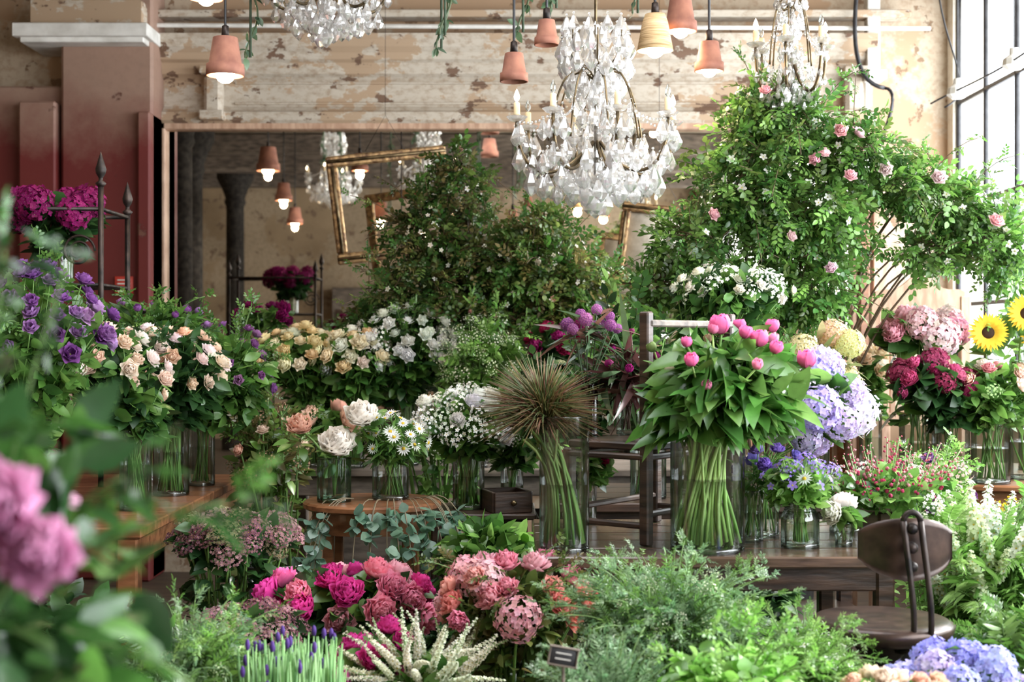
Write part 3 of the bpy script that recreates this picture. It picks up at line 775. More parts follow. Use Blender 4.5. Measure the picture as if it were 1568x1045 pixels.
# ------------------------------------------------------------ hanging lamps
sc=bpy.context.scene
def pendant(x,y,z,w,lit=True,mat='terracotta'):
    mb=Mb(); r=w/2; h=w*1.0; zb=z-h/2
    P=[(.012,h),(r*.62,h),(r*.64,h*.99),(r*.86,h*.3),(r*.98,h*.3),(r*1.0,0),(r*.9,0),(r*.8,h*.3),(r*.58,h*.95),(.012,h*.95)]
    if mat=='wicker': P=[(.012,h),(r*.55,h),(r*.7,h*.8),(r*1.0,0),(r*.97,0),(r*.66,h*.8),(.012,h*.95)]
    lathe(mb,P,mat,(x,y,zb),28)
    tube(mb,[(x,y,zb+h*.6),(x,y,zb+h+.02),(x,y,CZ)],.005,'black_paint',sides=6)
    lathe(mb,[(.016,h*.55),(.016,h*.9),(.001,h*.92)],'black_paint',(x,y,zb),10)
    lathe(mb,[(.004,h),(.014,h+.005),(.012,h+.04),(.004,h+.045)],'iron',(x,y,zb),10)
    if lit: ball(mb,(x,y,zb+h*.06),r*.52,'bulb',seg=14)
    else: ball(mb,(x,y,zb+h*.3),r*.35,'glass',seg=12)
    mb.obj('terracotta_pendant_lamp' if mat!='wicker' else 'wicker_pendant_lamp',(x,y,z))
    if lit:
        ld=bpy.data.lights.new('bulb_light','POINT'); ld.energy=4; ld.color=(1,.76,.5); ld.shadow_soft_size=.03
        lo=bpy.data.objects.new('bulb_light',ld); lo.location=(x,y,z-w*.75); sc.collection.objects.link(lo)
for a in [(-1.008,5,2.30,.135,1,'terracotta'),(-1.14,5.3,2.64,.13,1,'terracotta'),(.503,5.0,2.385,.128,1,'wicker'),(.604,5.1,2.47,.12,1,'terracotta'),(.70,5.05,2.31,.105,1,'terracotta'),
(.122,5.0,2.385,.088,0,'terracotta'),(.007,5.0,2.262,.1,0,'terracotta'),
(-2.05,4.0,2.83,.2,1,'terracotta'),(-2.08,3.0,2.66,.16,1,'terracotta'),(-2.13,2.0,2.53,.16,1,'terracotta'),(-.2,3.9,3.15,.18,0,'terracotta'),(-.2,3.3,3.02,.16,0,'terracotta'),(1.19,4.0,3.15,.14,1,'terracotta'),(-.9,1.4,2.5,.14,1,'terracotta'),(.3,1.0,2.6,.14,1,'terracotta'),(1.2,.5,2.5,.14,1,'terracotta')]: pendant(*a)
def vine(x,y,z0,z1=CZ,n=60):
    mb=Mb(); t=np.linspace(0,1,40); r=.015+.01*np.sin(t*9)
    z=z1+(z0-z1)*t
    pts=np.stack([x+r*np.cos(t*22),y+r*np.sin(t*22),z],-1); tube(mb,pts,.004,'stem',(.1,.14,.07),5)
    tube(mb,[(x,y,z0),(x,y,z1)],.005,'stem',(.08,.12,.08),5)
    i=rng.integers(0,40,n); D=rng.normal(0,1,(n,3))+np.array([0,0,-1.2]); mb.add(LEAF,pts[i],fr_y(D),U(.025,.05,n),pick([(.05,.1,.06),(.1,.16,.1),(.08,.14,.07)],n,.3))
    mb.obj('hanging_vine',(x,y,z1))
for a in((-.93,5.06,2.31),(-.245,5.2,2.42),(-.26,5.24,2.38),(.04,5.15,2.42),(.46,5.2,2.5),(.16,5.12,2.5),(-.7,5.6,2.75),(.66,5.3,2.55),(-1.5,3.5,2.6),(-1.6,3.9,2.8),(-.9,2.2,2.7),(-.75,2.25,2.8),(.1,2.2,2.8)): vine(*a)

# ------------------------------------------------------------ chandeliers
DROP=Mb(); lathe(DROP,[(1e-4,0),(.08,-.08),(.26,-.5),(.29,-.64),(.15,-.88),(1e-4,-1)],'crystal',(0,0,0),6,(1,1,1),0); DROP=DROP.tpl()
BEAD=Mb(); lathe(BEAD,[(1e-4,-.5),(.35,-.3),(.5,0),(.35,.3),(1e-4,.5)],'crystal',(0,0,0),6); BEAD=BEAD.tpl()
def chandelier(x,y,zc,R=.26,n=8,H=.55,nlit=3):
    mb=Mb(); g=np.array([x,y,zc])
    lathe(mb,[(1e-4,-.13),(.012,-.125),(.03,-.10),(.035,-.07),(.015,-.05),(.012,0),(.03,.02),(.03,.035),(.01,.05),(.018,.10),(.024,.14),(.012,.19),(.01,.26),(.02,.29),(.01,.32),(.008,H+.0),(.012,H+.03),(1e-4,H+.05)],'crystal',g,12)
    tube(mb,[(x,y,zc-.1),(x,y,zc+H+.04),(x,y,CZ)],.005,'brass')
    dp=[];ds=[]; k=R/.26*1.2
    def ring(rr,z,m,s,ph=0):
        for i in range(m):
            a=ph+2*pi*i/m; dp.append((x+rr*math.cos(a),y+rr*math.sin(a),zc+z+U(-.008,.008))); ds.append(s*U(.8,1.15))
    for i in range(n):
        a=2*pi*i/n+.2; c,s=math.cos(a),math.sin(a)
        e=g+np.array([R*c,R*s,.06])
        pts=bez3(g+np.array([.015*c,.015*s,.0]),g+np.array([.5*R*c,.5*R*s,-.16]),g+np.array([1.02*R*c,1.02*R*s,-.12]),e,14)
        tube(mb,pts,.0058,'brass',sides=6)
        pts2=bez3(g+np.array([.01*c,.01*s,.2]),g+np.array([.4*R*c,.4*R*s,.3]),g+np.array([.55*R*c,.55*R*s,.1]),g+np.array([.6*R*c,.6*R*s,.0]),12)
        tube(mb,pts2,.0035,'brass',sides=5)
        lathe(mb,[(1e-4,-.005),(.022,0),(.034,.012),(.03,.014),(.014,.008),(.012,.02)],'crystal',e,12)
        lathe(mb,[(.01,.01),(.01,.055),(.006,.058),(1e-4,.058)],'candle',e,10)
        fl=[(1e-4,.057),(.007,.065),(.0095,.074),(.006,.088),(1e-4,.1)]
        lathe(mb,fl,'bulb_small' if i%max(1,n//nlit)==0 else 'glass',e,10)
        for q in range(4):
            aa=a+(q-1.5)*.1; dp.append((x+R*math.cos(aa),y+R*math.sin(aa),e[2]-.005)); ds.append(U(.045,.065)*k)
        for tt,sz in((3,.05),(6,.06),(8,.065),(11,.065)): dp.append(tuple(pts[tt])); ds.append(sz*U(.85,1.15)*k)
        dp.append(tuple(pts2[7])); ds.append(.05*k)
        sw=bez(e,g+np.array([.55*R*c,.55*R*s,.02]),g+np.array([.02*c,.02*s,.26]),20)
        mb.add(BEAD,sw[1:-1],None,.010)
    ring(.6*R,.0,14,.06*k); ring(.45*R,-.06,12,.07*k,.1); ring(.28*R,-.10,9,.075*k); ring(.1*R,-.13,4,.085*k); ring(.2*R,.12,7,.055*k)
    ring(.8*R,-.03,16,.065*k,.2); ring(.5*R,-.12,10,.06*k,.3); ring(.66*R,-.09,14,.06*k,.4); ring(.3*R,.06,8,.06*k,.4)
    for (rr,z,kk) in((.42*R,H,14),(.41*R,H-.06,14),(.34*R,H-.11,12),(.22*R,H-.16,7),(.36*R,H+.06,10)): ring(rr,z,kk,.065*k,.1*z)
    for i in range(8):
        a=2*pi*i/8; c,s=math.cos(a),math.sin(a)
        tube(mb,bez3(g+np.array([0,0,H-.08]),g+np.array([.2*R*c,.2*R*s,H-.14]),g+np.array([.45*R*c,.45*R*s,H-.08]),g+np.array([.42*R*c,.42*R*s,H]),10),.003,'brass',sides=5)
    dp=np.array(dp); ds=np.array(ds)
    mb.add(BEAD,dp-np.array([0,0,.006]),None,.010)
    mb.add(DROP,dp-np.array([0,0,.010]),rotz(U(0,6,len(dp))),ds)
    mb.obj('crystal_chandelier',(x,y,zc))
chandelier(.265,4.5,1.93,.255,8,.34,3)
chandelier(.98,5.0,2.27,.13,6,.3,2)
chandelier(-.65,5.0,2.56,.22,8,.4,2)
chandelier(-1.6,3.2,2.72,.25,8,.4,4)

# ------------------------------------------------------------ large shrubs
shrub('climbing_rose_arrangement',(-.12,6.1,.781),('cyl',.09,.32),[
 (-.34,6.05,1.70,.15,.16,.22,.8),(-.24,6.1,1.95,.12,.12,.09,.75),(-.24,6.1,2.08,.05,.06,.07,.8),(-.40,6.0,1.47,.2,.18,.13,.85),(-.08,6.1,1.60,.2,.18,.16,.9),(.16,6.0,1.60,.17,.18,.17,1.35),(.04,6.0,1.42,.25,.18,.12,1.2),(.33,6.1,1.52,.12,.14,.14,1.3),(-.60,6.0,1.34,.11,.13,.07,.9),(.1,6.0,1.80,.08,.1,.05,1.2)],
 4000,.072,GRO+GR[:2],[(ROSES,40,.014,[(.85,.5,.45),(.8,.7,.6)]),(STAR5,180,.011,[(.9,.88,.8)])],long=110,wild=.4)
shrub('garden_rose_arch',(1.0,5.45,.001),('bucket',.16,.42),[
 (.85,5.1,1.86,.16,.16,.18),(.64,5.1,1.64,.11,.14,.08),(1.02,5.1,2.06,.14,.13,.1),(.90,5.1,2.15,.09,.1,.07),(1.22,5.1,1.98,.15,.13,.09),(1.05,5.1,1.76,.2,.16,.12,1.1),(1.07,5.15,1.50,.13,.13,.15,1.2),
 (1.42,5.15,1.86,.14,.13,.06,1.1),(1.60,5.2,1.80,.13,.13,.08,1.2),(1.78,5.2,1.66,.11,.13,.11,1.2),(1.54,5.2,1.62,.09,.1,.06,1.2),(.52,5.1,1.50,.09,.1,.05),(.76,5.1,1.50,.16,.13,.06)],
 4200,.072,GR+GRL[:1]+GRO[:1],[(ROSES,14,.024,[(.9,.55,.62),(.92,.7,.73)],[(1.14,4.93,2.03),(1.08,4.93,1.95),(1.17,4.92,1.87),(1.05,4.93,1.93),(.88,4.95,2.17),(1.49,4.97,1.87),(.96,4.9,1.66),(1.2,4.95,2.02),(1.7,5.0,1.72),(1.3,4.95,1.9),(.7,4.95,1.74),(1.1,4.9,1.55)]),(STAR5,160,.014,[(.95,.93,.87)])],long=130,wild=.45)

# ------------------------------------------------------------ bouquets
PEACH=[(.95,.73,.6),(.96,.8,.68),(.93,.64,.5)]; PINKW=[(.97,.85,.79),(.97,.9,.86)]
CREAM=[(.96,.82,.5),(.97,.89,.66),(.95,.76,.46),(.97,.92,.78)]; WHITE=[(.97,.97,.94),(.97,.96,.93),(.92,.94,.86)]
PURP=[(.3,.11,.38),(.42,.22,.5),(.25,.09,.32)]; MAG=[(.27,.012,.12),(.2,.01,.09),(.35,.02,.18)]
HOT=[(.75,.07,.36),(.82,.17,.45),(.62,.05,.26)]; PINK=[(.9,.34,.46),(.92,.5,.58)]
LILAC=[(.64,.55,.92),(.74,.66,.95),(.7,.57,.88)]; RED=[(.3,.01,.06),(.4,.02,.1)]; CORAL=[(.85,.32,.27),(.9,.45,.4)]
B=bouquet
B('vase_of_peach_roses',(-1.15,4.8,.781),('cyl',.06,.25),(-1.16,4.75,1.19),(.2,.17,.15),[(ROSES,52,.027,PEACH+PINKW)],520,LEAF,.065,GRD,shoots=10,ssize=.08)
B('vase_of_peach_roses',(-1.16,4.38,.781),('cyl',.048,.24),(-1.24,4.38,1.18),(.16,.15,.15),[(ROSES,32,.026,PEACH+PINKW)],520,LEAF,.065,GRD+GR,shoots=10,ssize=.08)
B('vase_of_purple_clematis',(-1.12,5.12,.781),('cyl',.05,.24),(-1.0,5.05,1.15),(.15,.15,.2),[(LIS,24,.024,[(.42,.2,.42),(.32,.12,.35)])],560,LEAF,.06,GR,shoots=16,ssize=.08)
B('vase_of_purple_tulips',(-1.35,5.3,.781),('cyl',.05,.3),(-1.28,5.0,1.34),(.2,.12,.09),[(BUD,16,.016,PURP)],400,LEAFN,.11,GR,shoots=12,ssize=.08)
B('vase_of_purple_lisianthus',(-1.38,4.0,.781),('cyl',.06,.25),(-1.32,3.95,1.31),(.19,.16,.18),[(LIS,64,.03,PURP+[(.58,.36,.66)])],520,LEAF,.055,GR,shoots=14,ssize=.08)
B('vase_of_purple_lisianthus',(-1.75,4.5,.781),('cyl',.06,.25),(-1.62,4.4,1.2),(.24,.2,.22),[(LIS,18,.03,PURP)],700,LEAF,.07,GRD)
B('vase_of_magenta_hydrangeas',(-1.66,5.22,1.508),('cyl',.05,.12),(-1.67,5.2,1.76),(.17,.13,.06),[(HYD,10,.065,MAG)],150,LEAFW,.08,GRD)
B('vase_of_cream_roses',(-.82,5.9,.781),('cyl',.07,.25),(-.86,5.86,1.22),(.17,.15,.13),[(ROSES,50,.031,CREAM)],300,LEAF,.065,GR)
B('vase_of_cream_roses',(-.66,5.85,.781),('cyl',.055,.24),(-.64,5.82,1.21),(.16,.14,.13),[(ROSES,46,.031,CREAM+WHITE[:1])],300,LEAF,.065,GR)
B('vase_of_white_roses',(-.45,5.95,.781),('cyl',.06,.28),(-.44,5.88,1.27),(.21,.16,.15),[(ROSES,62,.028,WHITE),(SPRAY,10,.045,WHITE)],440,LEAF,.06,GRD+GR,shoots=10,ssize=.08)
B('vase_of_queen_annes_lace',(-.16,5.85,.781),('cyl',.06,.24),(-.13,5.8,1.2),(.17,.15,.18),[(TINY,44,.04,[(.85,.88,.65),(.92,.93,.82)])],260,LEAF,.05,GRL,sprigs=80,ssize=.1,shoots=14)
B('vase_of_dark_dahlias',(-1.1,6.35,.781),('cyl',.04,.35),(-1.1,6.3,1.40),(.12,.1,.06),[(CARN,12,.032,MAG)],110,LEAF,.06,GR)
B('vase_of_dark_dahlias',(.2,5.95,.781),('cyl',.05,.3),(.2,5.8,1.27),(.14,.1,.1),[(CARN,14,.034,MAG+RED)],220,LEAF,.065,GRD)
mb=Mb(); vase(mb,(-.575,4.6,.781),.055,.14,'cyl',g='glass_green')
for p,s in(((-.56,4.52,.985),.062),((-.485,4.54,1.075),.056),((-.69,4.6,1.04),.045)):
    col=(.98,.93,.87) if s>.05 else (.88,.58,.46)
    q=np.array(p)+np.array([0,.03,-.02])
    mb.add(PEONY[0],[q],fr_z([(.05,-.6,.75)]),s,col); tube(mb,bez(np.array(p)-np.array([0,-.03,.03]),(-.57,4.61,.93),(-.575,4.6,.8),6),.004,'stem',(.2,.35,.1))
    D=rng.normal(0,1,(16,3)); mb.add(LEAF,q+np.array([0,.04,-.045])+D*.02,fr_y(D),.06,pick(GR,16,.3))
mb.obj('vase_of_blush_peonies',(-.575,4.6,.781))
B('vase_of_daisies',(-.40,4.68,.781),('cyl',.06,.13),(-.385,4.64,.975),(.11,.1,.09),[(DAISY,34,.021,[(.97,.97,.95)])],240,LEAFN,.055,GR)
B('vase_of_white_stock',(-.15,4.92,.721),('cyl',.055,.19),(-.17,4.86,1.01),(.15,.12,.12),[(SPRAY,26,.044,WHITE),(PEONY,14,.036,WHITE)],280,LEAF,.055,GR)
B('vase_of_white_stock',(-.28,5.5,.001),('bucket',.13,.5),(-.25,5.35,.93),(.17,.12,.09),[(SPRAY,26,.045,WHITE)],260,LEAF,.06,GR)
B('vase_of_white_stock',(.0,5.0,.721),('cyl',.04,.14),(.02,4.98,.93),(.09,.07,.07),[(SPRAY,12,.035,WHITE)],160,LEAF,.05,GR)
B('vase_of_peach_peonies',(-.73,5.9,.781),('cyl',.045,.12),(-.72,5.62,.98),(.09,.06,.06),[(PEONY,3,.055,[(.9,.6,.46)])],90,LEAF,.06,GR)
B('bucket_of_mixed_foliage',(-.86,5.1,.001),('bucket',.13,.5),(-.86,5.05,.87),(.14,.13,.17),[(TINY,12,.04,[(.5,.3,.2)]),(ROSES,6,.024,PEACH)],320,LEAF,.05,GRO+GRL[:1],sprigs=60,ssize=.08,shoots=14)
# display table
mb=Mb(); bx,by=.13,3.53
vase(mb,(bx,by,.781),.062,.33,'cyl',water=.55)
k=800; d=sphere_dirs(k,-.35); d=nrm(d+rng.normal(0,.14,(k,3))); cen=np.array([.07,3.55,1.13])
for i in range(k):
    e=cen+d[i]*np.array([.165,.15,.15])*U(.65,1.15); tube(mb,bez(cen+np.array([.02,0,-.06])+rng.normal(0,.012,3),cen+d[i]*.05+np.array([0,0,.02]),e-np.array([0,0,.02]),4),np.array([.0018,.0018,.0015,.0004]),'stem',pick([(.12,.12,.035),(.18,.12,.045),(.07,.1,.03),(.16,.07,.04)],1)[0],3)
for i in range(30):
    a=U(0,6.28); f=np.array([bx+.05*math.cos(a),by+.05*math.sin(a),.80]); tube(mb,bez(f,(bx+.02*math.cos(a),by+.02*math.sin(a),1.0),cen+rng.normal(0,.02,3)+np.array([0,0,-.06]),6),.0035,'stem',pick([(.16,.28,.07),(.22,.3,.1)],1)[0],5)
mb.obj('vase_of_steel_grass',(bx,by,.781))
B('vase_of_alliums',(.20,3.88,1.041),('cyl',.035,.14,'glass_red'),(.22,3.86,1.33),(.07,.06,.055),[(ALL,12,.018,[(.3,.08,.28),(.38,.12,.34)])],22,BLADE,.18,[(.08,.14,.07),(.14,.07,.05)],stemcol=(.1,.17,.09))
B('vase_of_purple_calla',(.33,3.95,1.041),('cyl',.04,.14),(.32,3.93,1.22),(.08,.08,.1),[(BUD,5,.014,MAG)],60,BLADE,.22,[(.11,.04,.04),(.05,.08,.035)],stemcol=(.13,.05,.045))
B('vase_of_greenery',(.2,4.03,.781),('cyl',.04,.12),(.19,4.0,.95),(.09,.07,.07),[(CARN,4,.02,RED)],200,LEAF,.05,GR+GRL[:1])
B('vase_of_pink_peonies',(.485,3.53,.781),('cyl',.092,.305),(.53,3.52,1.19),(.19,.17,.12),[(BUD,10,.017,[(.8,.18,.42),(.88,.3,.5)],1.1,.9),(BUD,9,.013,[(.2,.3,.1),(.45,.3,.2)],1.05)],640,LEAFD,.1,GR+[(.06,.18,.03),(.09,.25,.045)],zmin=.0,stemcol=(.34,.5,.15),collar=.7)
mb=Mb()
for p,s in(((.51,3.46,1.345),.028),((.60,3.44,1.31),.024),((.715,3.45,1.26),.026),((.56,3.44,1.325),.019),((.64,3.5,1.34),.019),((.42,3.42,1.30),.015)):
    mb.add(BUD,[np.array(p)-np.array([0,0,s])],fr_z([(U(-.3,.3),-.2,1)]),s,(.87,.2,.45)); tube(mb,bez(np.array(p)-np.array([0,0,s*.8]),(.5,3.5,1.2),(.50,3.53,1.0),6),.003,'stem',(.2,.4,.1))
for i in range(60):
    a=U(0,6.28); r1=.084*math.sqrt(U(0,1)); a2=a+U(1.0,2.6); r2=.082*math.sqrt(U(.1,1)); tube(mb,bez((.485+r1*math.cos(a),3.53+r1*math.sin(a),.80),(.485+.5*r1*math.cos(a),3.53,.97),(.485+r2*math.cos(a2),3.53+r2*math.sin(a2),1.13),8),.0042,'stem',pick([(.34,.52,.15),(.42,.58,.2),(.26,.42,.11)],1,.3)[0],6)
mb.obj('pink_peony_stems',(.485,3.53,.79))
B('vase_of_lilac_hydrangeas',(.665,3.78,.781),('cyl',.045,.2),(.81,3.78,1.12),(.11,.08,.11),[(HYD,10,.06,LILAC+[(.88,.82,.95)],.95,.2)],60,LEAFW,.09,GR,zmin=-.9,collar=0)
B('jar_of_mixed_flowers',(.725,3.58,.781),('jar',.048,.11),(.72,3.58,.945),(.09,.08,.06),[(SPRAY,5,.026,[(.3,.2,.7),(.35,.25,.75)]),(STAR5,16,.013,[(.35,.25,.75)]),(DAISY,3,.018,WHITE)],240,LEAF,.035,GRL)
B('vase_of_blue_scabious',(.62,3.68,.781),('cyl',.03,.13),(.66,3.66,.97),(.08,.06,.05),[(CARN,8,.018,[(.3,.18,.6),(.25,.2,.62)])],80,LEAFN,.05,GR)
B('vase_of_white_roses',(.84,3.6,.781),('flare',.03,.06),(.83,3.57,.87),(.03,.03,.015),[(PEONY,2,.042,[(.97,.94,.86)])],24,LEAF,.05,GR)
B('vase_of_pink_penstemon',(.9,3.85,.781),('cyl',.04,.09),(.99,3.75,.9),(.17,.13,.07),[(BELL,30,.1,[(.6,.08,.18),(.72,.2,.28),(.85,.45,.48)],.75,1.3),(SPRAY,5,.03,WHITE)],340,LEAF,.045,GRL+GR)
B('vase_of_white_jasmine',(.62,4.85,.781),('cyl',.08,.3),(.74,4.8,1.46),(.19,.14,.08),[(SPRAY,14,.045,[(.97,.96,.88)]),(ROSES,24,.022,[(.97,.95,.85)])],520,LEAF,.065,GRD+GR,collar=1.4)
B('vase_of_greenery',(.45,4.7,.781),('cyl',.06,.26),(.40,4.7,1.22),(.2,.15,.2),[(STAR5,20,.015,WHITE)],340,LEAF,.065,GRD+GR,sprigs=60)
B('vase_of_king_protea',(1.0,4.75,.781),('cyl',.06,.25),(1.02,4.7,1.19),(.12,.1,.13),[(ALL,8,.05,[(.7,.65,.35),(.75,.5,.35)])],140,LEAFN,.12,[(.4,.35,.2),(.2,.25,.1)])
B('vase_of_greenery',(.18,4.7,.781),('cyl',.05,.22),(.15,4.72,1.05),(.14,.12,.18),[],340,LEAF,.06,GRD,sprigs=60,ssize=.1)
B('vase_of_pink_hydrangeas',(1.52,5.32,.781),('cyl',.07,.24),(1.54,5.34,1.32),(.16,.1,.07),[(HYD,7,.064,[(.95,.66,.68),(.97,.78,.76),(.9,.42,.54)],1,.3),(PEONY,7,.05,[(.95,.55,.62),(.96,.72,.72)])],120,LEAFW,.09,GR)
B('vase_of_burgundy_hydrangeas',(1.62,5.22,.781),('cyl',.06,.22),(1.53,5.16,1.14),(.14,.08,.09),[(HYD,4,.05,[(.3,.03,.09),(.38,.05,.13)],1,.2),(PEONY,12,.032,[(.7,.12,.3),(.8,.25,.42),(.4,.04,.14)])],220,LEAFW,.07,GRD)
B('vase_of_mixed_roses',(1.75,5.2,.781),('cyl',.07,.22),(1.76,5.18,1.11),(.17,.13,.11),[(ROSES,16,.034,[(.87,.35,.38),(.94,.68,.54),(.95,.84,.72)]),(SPRAY,6,.035,[(.5,.7,.3)])],440,LEAF,.055,GRL+GR)
mb=Mb(); vase(mb,(1.93,5.35,.781),.06,.24,'cyl')
for p in((1.74,5.2,1.33),(1.88,5.2,1.40),(1.95,5.25,1.31)):
    mb.add(SUNF,[p],fr_z([(-.15,-1,.15)]),.062,(.9,.6,.06)); tube(mb,bez((p[0],p[1]+.01,p[2]),(p[0],5.34,1.25),(1.93,5.35,.8),7),.004,'stem',(.2,.35,.1))
k=130; d=nrm(rng.normal(0,1,(k,3))); P=np.array([1.9,5.3,1.2])+d*np.array([.12,.08,.16]); mb.add(LEAFW,P,fr_y(d),.08,pick(GR,k,.3))
mb.obj('vase_of_sunflowers',(1.93,5.35,.781))
B('vase_of_apricot_roses',(1.45,5.75,.781),('cyl',.045,.22),(1.38,5.6,1.17),(.09,.08,.09),[(ROSES,12,.034,[(.93,.74,.5),(.95,.82,.64)])],160,LEAF,.06,GR)
B('vase_of_white_delphinium',(2.1,5.75,.781),('cyl',.05,.28),(2.06,5.7,1.62),(.15,.12,.2),[(SPIKE,16,.14,[(.96,.94,.9)],.8,1.5)],300,LEAF,.065,GRL)
def FB(name,x,y,zc,rad,flowers,nl=300,**k):
    hb=min(.42,max(.2,zc-.22)); br=k.pop('br',.11)
    return B(name,(x,y,.001),('bucket',br,hb),(x,y,zc),rad,flowers,nl,**k)
SED=[(.38,.17,.22),(.48,.27,.31),(.3,.13,.18),(.36,.3,.19)]
FB('bucket_of_sedum',-.79,4.0,.74,(.16,.13,.07),[(SEDUM,26,.05,SED,1,1)],360,lsize=.06,lcol=GRD)
FB('bucket_of_sedum',-.66,3.5,.585,(.15,.12,.05),[(SEDUM,18,.045,SED,1,1)],300,lsize=.06,lcol=GRD)
FB('bucket_of_hot_pink_peonies',-.43,3.72,.61,(.2,.14,.09),[(PEONY,26,.042,HOT+PINK)],400,lsize=.07,lcol=GRD+GR)
FB('bucket_of_greenery',-.65,2.85,.64,(.14,.12,.09),[(TINY,12,.022,[(.5,.6,.35)])],260,leaf=LEAFN,lsize=.045,lcol=GRS+GRL,sprigs=500,sprt=SPRN,ssize=.055,shoots=30)
FB('bucket_of_hot_pink_peonies',-.31,3.3,.54,(.1,.1,.08),[(PEONY,10,.04,HOT)],180,lsize=.06,lcol=GR,br=.09)
mb=Mb(); vase(mb,(-.43,2.78,.001),.1,.42,'bucket')
for i in range(340):
    a=U(0,6.28); q=math.sqrt(U(0,1))*.095; b0=np.array([-.43+q*math.cos(a),2.78+q*math.sin(a),.4]); e=b0+np.array([U(-.03,.03),U(-.03,.03),U(.24,.32)])
    tube(mb,[b0,(b0+e)/2,e],np.array([.004,.0045,.0012]),'stem',pick([(.15,.33,.09),(.22,.42,.15),(.1,.25,.07)],1)[0],4)
    if i%9==0: ball(mb,e,.005,'petal',(.12,.06,.28),6,.012)
mb.obj('bucket_of_muscari',(-.43,2.78,0))
FB('bucket_of_cream_astilbe',-.21,3.22,.54,(.13,.12,.06),[(FOXT,50,.12,[(.93,.9,.76),(.88,.9,.72)],.75,.3)],320,lsize=.045,lcol=GR,br=.08)
FB('bucket_of_coral_carnations',.0,3.4,.67,(.16,.13,.09),[(CARN,30,.033,CORAL+PINK,1.08),(HYD,3,.05,[(.92,.52,.58)],1,.4)],560,lsize=.045,lcol=GRO,lowleaf=1.6,sprigs=60,ssize=.07,shoots=12)
FB('bucket_of_lush_greenery',-.07,4.38,.63,(.16,.12,.12),[],460,leaf=LEAFW,lsize=.06,lcol=GRL[:2]+GR)
FB('bucket_of_dill',.335,3.02,.68,(.19,.15,.12),[(TINY,40,.022,[(.6,.68,.45),(.8,.82,.62)])],200,leaf=LEAFN,lsize=.04,lcol=GRS+GR[2:],sprigs=1200,sprt=SPRN,ssize=.052,lowleaf=1.3,shoots=90)
FB('bucket_of_mint',.40,2.6,.65,(.14,.12,.09),[],1000,leaf=LEAFW,lsize=.034,lcol=[(.19,.4,.07),(.15,.34,.06),(.27,.46,.13)],lowleaf=1.2,shoots=20,ssize=.06)
FB('bucket_of_rosemary',.18,2.65,.60,(.11,.1,.1),[],120,leaf=LEAFN,lsize=.04,lcol=GRS,sprigs=520,sprt=SPRN,ssize=.05,br=.09,shoots=30)
FB('bucket_of_thyme',.60,2.9,.60,(.11,.1,.1),[(STAR5,40,.012,WHITE)],120,leaf=LEAFN,lsize=.04,lcol=GRL,sprigs=560,sprt=SPRN,ssize=.05,br=.09,shoots=40)
FB('bucket_of_blue_hydrangeas',.86,2.72,.63,(.11,.08,.06),[(HYD,11,.04,[(.42,.42,.86),(.54,.52,.92),(.66,.58,.9)],1,.8)],100,leaf=LEAFW,lsize=.06,lcol=GR,br=.09)
FB('bucket_of_peach_carnations',.68,2.52,.655,(.1,.07,.05),[(CARN,24,.02,PEACH+[(.94,.8,.64)])],160,lsize=.035,lcol=GR,br=.07)
FB('bucket_of_snapdragons',1.2,3.55,.70,(.17,.15,.15),[(SPIKE,36,.13,[(.75,.86,.58),(.95,.96,.88)],.8,1.3)],300,lsize=.05,lcol=GRL,sprigs=200,sprt=FERN,ssize=.11,shoots=20)
FB('bucket_of_fern',1.12,3.0,.58,(.14,.12,.12),[],80,leaf=LEAFN,lsize=.05,lcol=GRL+GR,sprigs=300,sprt=FERN,ssize=.1,shoots=20)
FB('bucket_of_yellow_mimosa',1.40,4.0,.70,(.14,.12,.12),[(TINY,46,.045,[(.88,.64,.05),(.82,.54,.02)])],260,lsize=.05,lcol=GRL)
FB('bucket_of_pink_snapdragons',1.28,4.3,.84,(.12,.12,.1),[(SPRAY,12,.034,[(.92,.66,.66)]),(LIS,6,.026,PURP)],260,lsize=.045,lcol=GRL,shoots=16,ssize=.07)
FB('bucket_of_foliage',.75,4.35,.55,(.12,.1,.1),[],300,leaf=LEAF,lsize=.06,lcol=GRD)
FB('bucket_of_foliage',.3,4.35,.5,(.14,.1,.12),[],340,leaf=LEAF,lsize=.06,lcol=GRD)
FB('bucket_of_foliage',-.15,3.95,.45,(.2,.14,.1),[],400,leaf=LEAF,lsize=.06,lcol=GRD)
FB('bucket_of_foliage',-1.1,3.4,.55,(.24,.16,.16),[],620,leaf=LEAF,lsize=.06,lcol=GRD)
mb=Mb()
for i in range(20):
    a=-pi/2+U(-1.1,1.4); s=np.array([-.41+.15*math.cos(a),4.65+.15*math.sin(a),.797]); e=np.array([-.42+.33*math.cos(a),4.62+.3*math.sin(a),U(.45,.66)])
    m=np.array([-.43+.27*math.cos(a),4.65+.27*math.sin(a),.83])
    pts=bez(s,m,e,9); tube(mb,pts,.002,'stem',(.2,.16,.1),4)
    k=16; ii=rng.integers(4,9,k); D=rng.normal(0,1,(k,3))+np.array([0,-.3,-.6]); mb.add(LEAFR,pts[ii],fr_y(D),U(.03,.05,k),pick(GREU,k,.3))
mb.obj('eucalyptus_garland',(-.43,4.65,.79))
mb=Mb(); cx,cy,cz=.09,2.50,.745; R=np.array([[.98,0,.17],[0,1,0],[-.17,0,.98]])
box(mb,(cx,cy,cz),(.05,.006,.033),'slate',R,.002); 
for o in(.016,-.016): box(mb,np.array([cx,cy,cz])+R@np.array([0,-.002,o]),(.054,.008,.003),'wood_grey',R,.001)
for o in(-.025,.025): box(mb,np.array([cx,cy,cz])+R@np.array([o,-.002,0]),(.003,.008,.033),'wood_grey',R,.001)
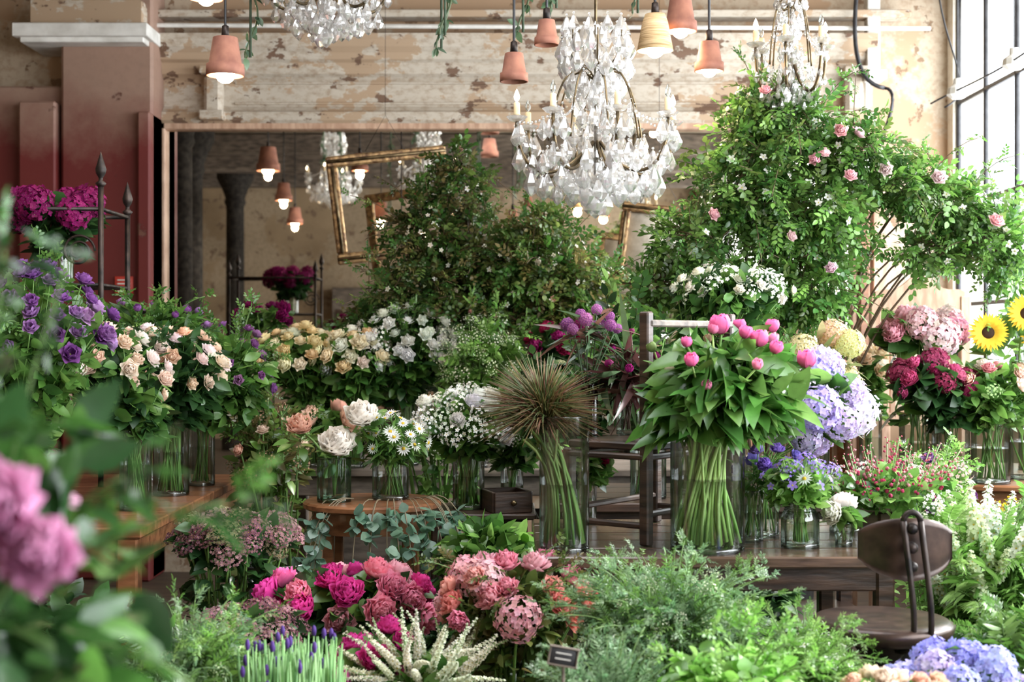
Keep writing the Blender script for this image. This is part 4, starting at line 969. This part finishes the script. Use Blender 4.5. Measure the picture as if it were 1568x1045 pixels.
for z in(.006,-.004): box(mb,np.array([cx,cy-.004,cz])+R@np.array([0,-.001,z]),(.028,.001,.002),'white_paint',R,0)
tube(mb,[(cx,cy+.005,cz-.01),(cx+.005,cy+.01,.002)],.003,'wood_grey')
mb.obj('chalk_price_label',(cx,cy,0))
mb=Mb(); box(mb,(-.62,1.15,.735),(.5,.5,.03),'wood_warm'); 
for x in(-.83,-.41):
    for y in(.94,1.36): box(mb,(x,y,.36),(.045,.045,.72),'wood_warm')
mb.obj('plant_stand',(-.62,1.15,0))
B('vase_of_pink_camellias',(-.55,1.15,.752),('cyl',.07,.16),(-.43,1.12,1.08),(.14,.16,.19),[(PEONY,1,.03,[(.75,.4,.55)],.9,.1)],420,LEAF,.05,GRD+GR[:2],shell=(.5,1.05),lowleaf=1,shoots=10,ssize=.08)
mb=Mb()
for p,s in(((-.345,.94,1.185),.034),((-.31,.93,1.16),.026)): mb.add(PEONY[1],[p],fr_z([(.1,-1,.3)]),s,(.68,.32,.52)); tube(mb,bez(p,(-.4,1.0,1.1),(-.55,1.15,.79),8),.003,'stem',(.1,.2,.06))
mb.obj('pink_camellia_bloom',(-.55,1.15,.79))

# ------------------------------------------------------------ lights, world, camera
def area(name,loc,rot,sx,sy,p,col):
    l=bpy.data.lights.new(name,'AREA'); l.shape='RECTANGLE'; l.size=sx; l.size_y=sy; l.energy=p; l.color=col
    o=bpy.data.objects.new(name,l); o.location=loc; o.rotation_euler=rot; sc.collection.objects.link(o)
area('window_daylight',(RX+.45,(wy0+wy1)/2,2.15),(0,math.radians(90),0),2.6,10.8,860,(.92,.97,1))
area('added_overhead_fill',((sx0+sx1)/2,(sy0+sy1)/2,CZ+.35),(0,0,0),2.4,2.0,100,(.95,.98,1))  # added fill lamp above the invented ceiling opening
s=bpy.data.lights.new('sun','SUN'); s.energy=5; s.angle=.12; s.color=(1,.97,.92)
so=bpy.data.objects.new('sun',s); so.rotation_euler=Vector((1,.3,.7)).to_track_quat('Z','Y').to_euler(); sc.collection.objects.link(so)
w=bpy.data.worlds.new('world'); sc.world=w; w.use_nodes=True
bg=w.node_tree.nodes['Background']; bg.inputs[0].default_value=(.88,.94,1,1); bg.inputs[1].default_value=3.0
cam=bpy.data.cameras.new('camera'); co=bpy.data.objects.new('camera',cam); sc.collection.objects.link(co)
co.location=(0,0,1.3); co.rotation_euler=(math.radians(90),0,0)
cam.lens=50; cam.sensor_width=36; cam.clip_start=.05
cam.dof.use_dof=True; cam.dof.focus_distance=4.2; cam.dof.aperture_fstop=4.5
sc.camera=co
try: sc.view_settings.view_transform='Standard'
except Exception as e: print(e)
print('verts',sum(len(o.data.vertices) for o in bpy.data.objects if o.type=='MESH'))
